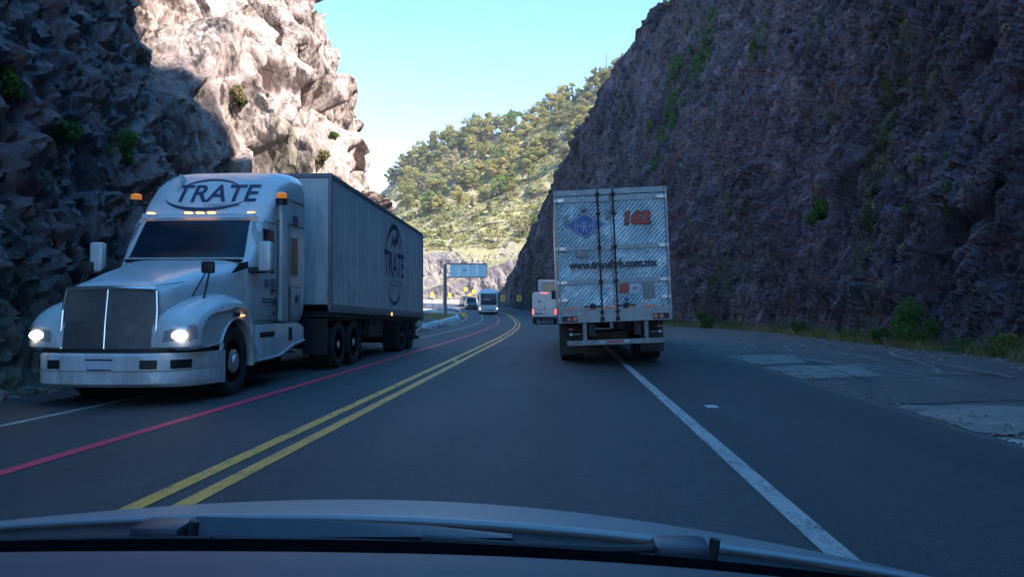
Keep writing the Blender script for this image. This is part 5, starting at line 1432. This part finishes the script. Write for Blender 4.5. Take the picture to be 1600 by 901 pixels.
# guardrail on the inside of the bend
gr = empty('guardrail', (0, 0, 0), 'grey metal guardrail on posts on the inside of the bend, below the overhead sign', 'guardrail')
idx = [i for i in range(len(PATH)) if PATH[i, 1] > 95 and PATH[i, 2] < 1.3]
gp = [(PATH[i, 0] - 6.3 * math.cos(PATH[i, 2]), PATH[i, 1] - 6.3 * math.sin(PATH[i, 2]), PATH[i, 2]) for i in idx][::3]
V = []
for (x, y, h) in gp:
    z = float(zr(y))
    for (d, zz) in ((.0, .78), (-.05, .72), (.03, .66), (-.0, .60), (-.05, .54), (.0, .48)): V.append((x + d * math.cos(h), y + d * math.sin(h), z + zz))
pymesh('rail', V, grid_faces(len(gp), 6), M['steel'], gr)
for k, (x, y, h) in enumerate(gp[::2][:24]):
    mb = MB(); z = float(zr(y)); mb.box(x - .09, x - .03, y - .04, y + .04, z - .1, z + .76, .005); mb.build('post', M['grey_steel'], gr)
# rough whitewashed kerb at the edge of the road past the cliff
kb = []
rk = np.random.default_rng(3)
yy = np.linspace(51, 83, 44)
for y in yy:
    px_ = np.interp(y, PATH[:221, 1], PATH[:221, 0]); q = (y - 51) / 32
    kb.append((px_ - 5.75, y, float(zr(y)), (.34 + .26 * q + rk.uniform(-.07, .07)) * (1 if .02 < q < .98 else .4), .30 + .25 * q + rk.uniform(-.05, .05)))
V = []
for (x, y, z, h, w) in kb:
    for (dx, zz) in ((0.05, -.05), (0, h * .55), (-w * .3, h * .95), (-w * .7, h), (-w, h * .7), (-w * 1.1, -.05)): V.append((x + dx, y, z + zz))
n = 6; F = [tuple(f) for f in grid_faces(len(kb), n)] + [tuple(range(n)), tuple(range((len(kb) - 1) * n, len(kb) * n))]
kerb = pymesh('concrete_kerb', V, F, M['white_line_solid'], None)
tag(kerb, 'lumpy whitewashed concrete kerb along the road edge past the left cliff', 'kerb')
# reflective road studs by the yellow line
for k, (y) in enumerate((4.86, 20.0, 35.0)):
    x = float(np.interp(y, PATH[:221, 1], PATH[:221, 0]))
    mb = MB(); mb.prism([(-.05, 0), (.05, 0), (.03, .022), (-.03, .022)], 'x', -.055, .055, .004); st = mb.build('road_stud', M['stud'])
    st.location = (x, y, .012); tag(st, ['yellow road stud between the yellow lines, nearest the bonnet', 'yellow road stud between the yellow lines, second from the bonnet', 'yellow road stud between the yellow lines, farthest away'][k], 'road stud')
mb = MB(); mb.box(-.08, .08, -.10, .10, 0, .018, .004); o = mb.build('white_scrap', M['light_vinyl']); o.location = (1.98, 10.9, .006); tag(o, 'small white scrap on the asphalt right of the white line', 'litter')

# ------------------------------------------------------------------ the car the photograph is taken from
OC = empty('passenger_car', (0, 0, 0), 'grey-blue bonnet, wipers and dashboard of the car the photograph is taken from', 'car')
def hz(x, y):
    xc = -.3 - .13 * min(max(y - 1, 0), 1)
    dx = x - xc; base = 1.066 - .190 * (y - .98) - .03 * (y - .98) ** 2
    return base - (.115 if dx > 0 else .105) * dx * dx - .06 * max(0, abs(dx) - .62) ** 2
V = []; X_ = np.linspace(-1.42, .98, 90); Y_ = np.linspace(.98, 1.88, 30)
for y in Y_:
    for x in X_:
        V.append((x, y, hz(x, y)))
for k, (dy, dz) in enumerate([(.04, -.012), (.08, -.035), (.12, -.08), (.14, -.16), (.15, -.3)]):
    for x in X_: V.append((x, 1.88 + dy - .10 * max(0, abs(x + .35) - .5), hz(x, 1.88) + dz))
F = [tuple(f) for f in grid_faces(35, 90)]
for k, x in enumerate(X_): V.append((x, .977, hz(x, .98) - .006))
b = 35 * 90; F += [(k, b + k, b + k + 1, k + 1) for k in range(89)]
pymesh('hood', V, F, M['car_paint'], OC, ang=80)
# crease of the bonnet edge (bright lip)
V = []
for x in X_:
    z = hz(x, .98)
    for (dy, dz) in ((.004, .0003), (.0, .0018), (-.002, .0006), (-.003, -.0012)): V.append((x, .972 + dy, z + dz))
pymesh('hood_lip', V, grid_faces(90, 4), M['car_paint'], OC)
# cowl
V = []
for x in X_:
    z = hz(x, .98)
    for (y, dz) in ((.975, -.008), (.94, -.012), (.90, -.014), (.86, -.020), (.82, -.03), (.76, -.045)): V.append((x, y, z + dz))
pymesh('cowl', V, grid_faces(90, 6), M['plastic'], OC)
# black band at the foot of the windscreen
V = []
for x in np.linspace(-1.2, .9, 60):
    z = 1.122 - .06 * (x + .2) ** 2 - (.05 * (x + .2) ** 2 if x > -.2 else 0)
    for (y, dz) in ((.80, -.035), (.76, -.022), (.72, -.030), (.55, -.10)): V.append((x, y, z + dz))
pymesh('windscreen_seal', V, grid_faces(60, 4), M['matt_black'], OC)
# dashboard top
V = []
for x in np.linspace(-1.0, .75, 60):
    z = 1.137 - .05 * (x + .12) ** 2 - (.10 * (x + .12) ** 2 if x > -.12 else 0)
    for (y, dz) in ((.62, -.05), (.612, -.008), (.60, .0), (.56, .0), (.50, -.006), (.44, -.016), (.38, -.03), (.25, -.08)): V.append((x, y, z + dz))
pymesh('dashboard', V, grid_faces(60, 8), M['dash'], OC)
# wipers
def wiper(px, py, wd, x_to, name='wiper_arm'):
    p = at(px, py, .93); mb = MB(); h = wd * .19
    mb.box(p.x - wd / 2, p.x + wd / 2, .90, .95, p.z - h, p.z + h * .75, .007); a = mb.build('wiper_arm', M['plastic_blue'], OC, True)
    mb = MB(); mb.cyl((p.x + wd / 2 + .004, .925, p.z - h), (p.x + wd / 2 + .008, .925, p.z + h * .9), .007, .006, 10); mb.build('pivot', M['plastic'], a)
    return p, a
pa, wa = wiper(258, 824, .060, 800)
q = [at(305, 806, .95), at(470, 811, .95), at(660, 820, .95), at(800, 834, .95)]; q2 = [at(305, 836, .93), at(470, 838, .93), at(660, 838, .93), at(800, 840, .93)]
V = [tuple(v) for v in q] + [tuple(v) for v in q2] + [tuple(v + Vector((0, .012, -.003))) for v in q] + [tuple(v + Vector((0, .012, 0))) for v in q2]
F = [(k, k + 1, 5 + k, 4 + k) for k in range(3)] + [(8 + k, 9 + k, 13 + k, 12 + k) for k in range(3)] + [(k, k + 1, 9 + k, 8 + k) for k in range(3)] + [(0, 4, 12, 8), (3, 7, 15, 11)]
pymesh('wiper_cover', V, F, M['plastic_blue'], wa)
mb = MB(); mb.tube([at(0, 846, .90), at(160, 842, .90), at(330, 843, .90)], .0045, 8); mb.build('wiper_blade', M['plastic'], OC)
pb, wb = wiper(1062, 853, .062, 700)
mb = MB(); mb.tube([at(1025, 856, .92), at(960, 858, .92), at(800, 852, .92), at(660, 842, .92)], .0055, 8); mb.build('wiper_blade', M['plastic'], wb)

# ------------------------------------------------------------------ closing adjustments of labels for the far trees
for o in [o for o in bpy.data.objects if o.get('group') == 'trees on the far hillside']:
    z = o.location.z; y = o.location.y
    band = 'on the crest of the far hill' if y > 243 else ('in the wood below the far crest' if y > 205 else 'alone on the dry lower slope of the far hill')
    kind = o.name.split('.')[0]
    o['label'] = {'pine_tree': 'dark conical pine ', 'oak_tree': 'rounded olive green tree ', 'broadleaf_tree': 'bright yellow-green bushy tree ', 'dry_tree': 'pale thin-crowned tree '}[kind] + band
for o in [o for o in bpy.data.objects if o.parent is None and o.type == 'EMPTY' and not o.children]:
    bpy.data.objects.remove(o)

# ------------------------------------------------------------------ thin air haze
mb = MB(); mb.box(-4200, 4200, -3200, 4200, -1.2, 130)
hm = bpy.data.materials.new('haze'); hm.use_nodes = True
hn = hm.node_tree.nodes; hl_ = hm.node_tree.links
for n_ in list(hn):
    if n_.type != 'OUTPUT_MATERIAL': hn.remove(n_)
pv = hn.new('ShaderNodeVolumePrincipled'); pv.inputs['Color'].default_value = (.95, .95, .93, 1); pv.inputs['Density'].default_value = .0004; pv.inputs['Anisotropy'].default_value = .2
hl_.new(pv.outputs[0], [n_ for n_ in hn if n_.type == 'OUTPUT_MATERIAL'][0].inputs['Volume'])
tag(mb.build('haze', hm), kind='stuff')
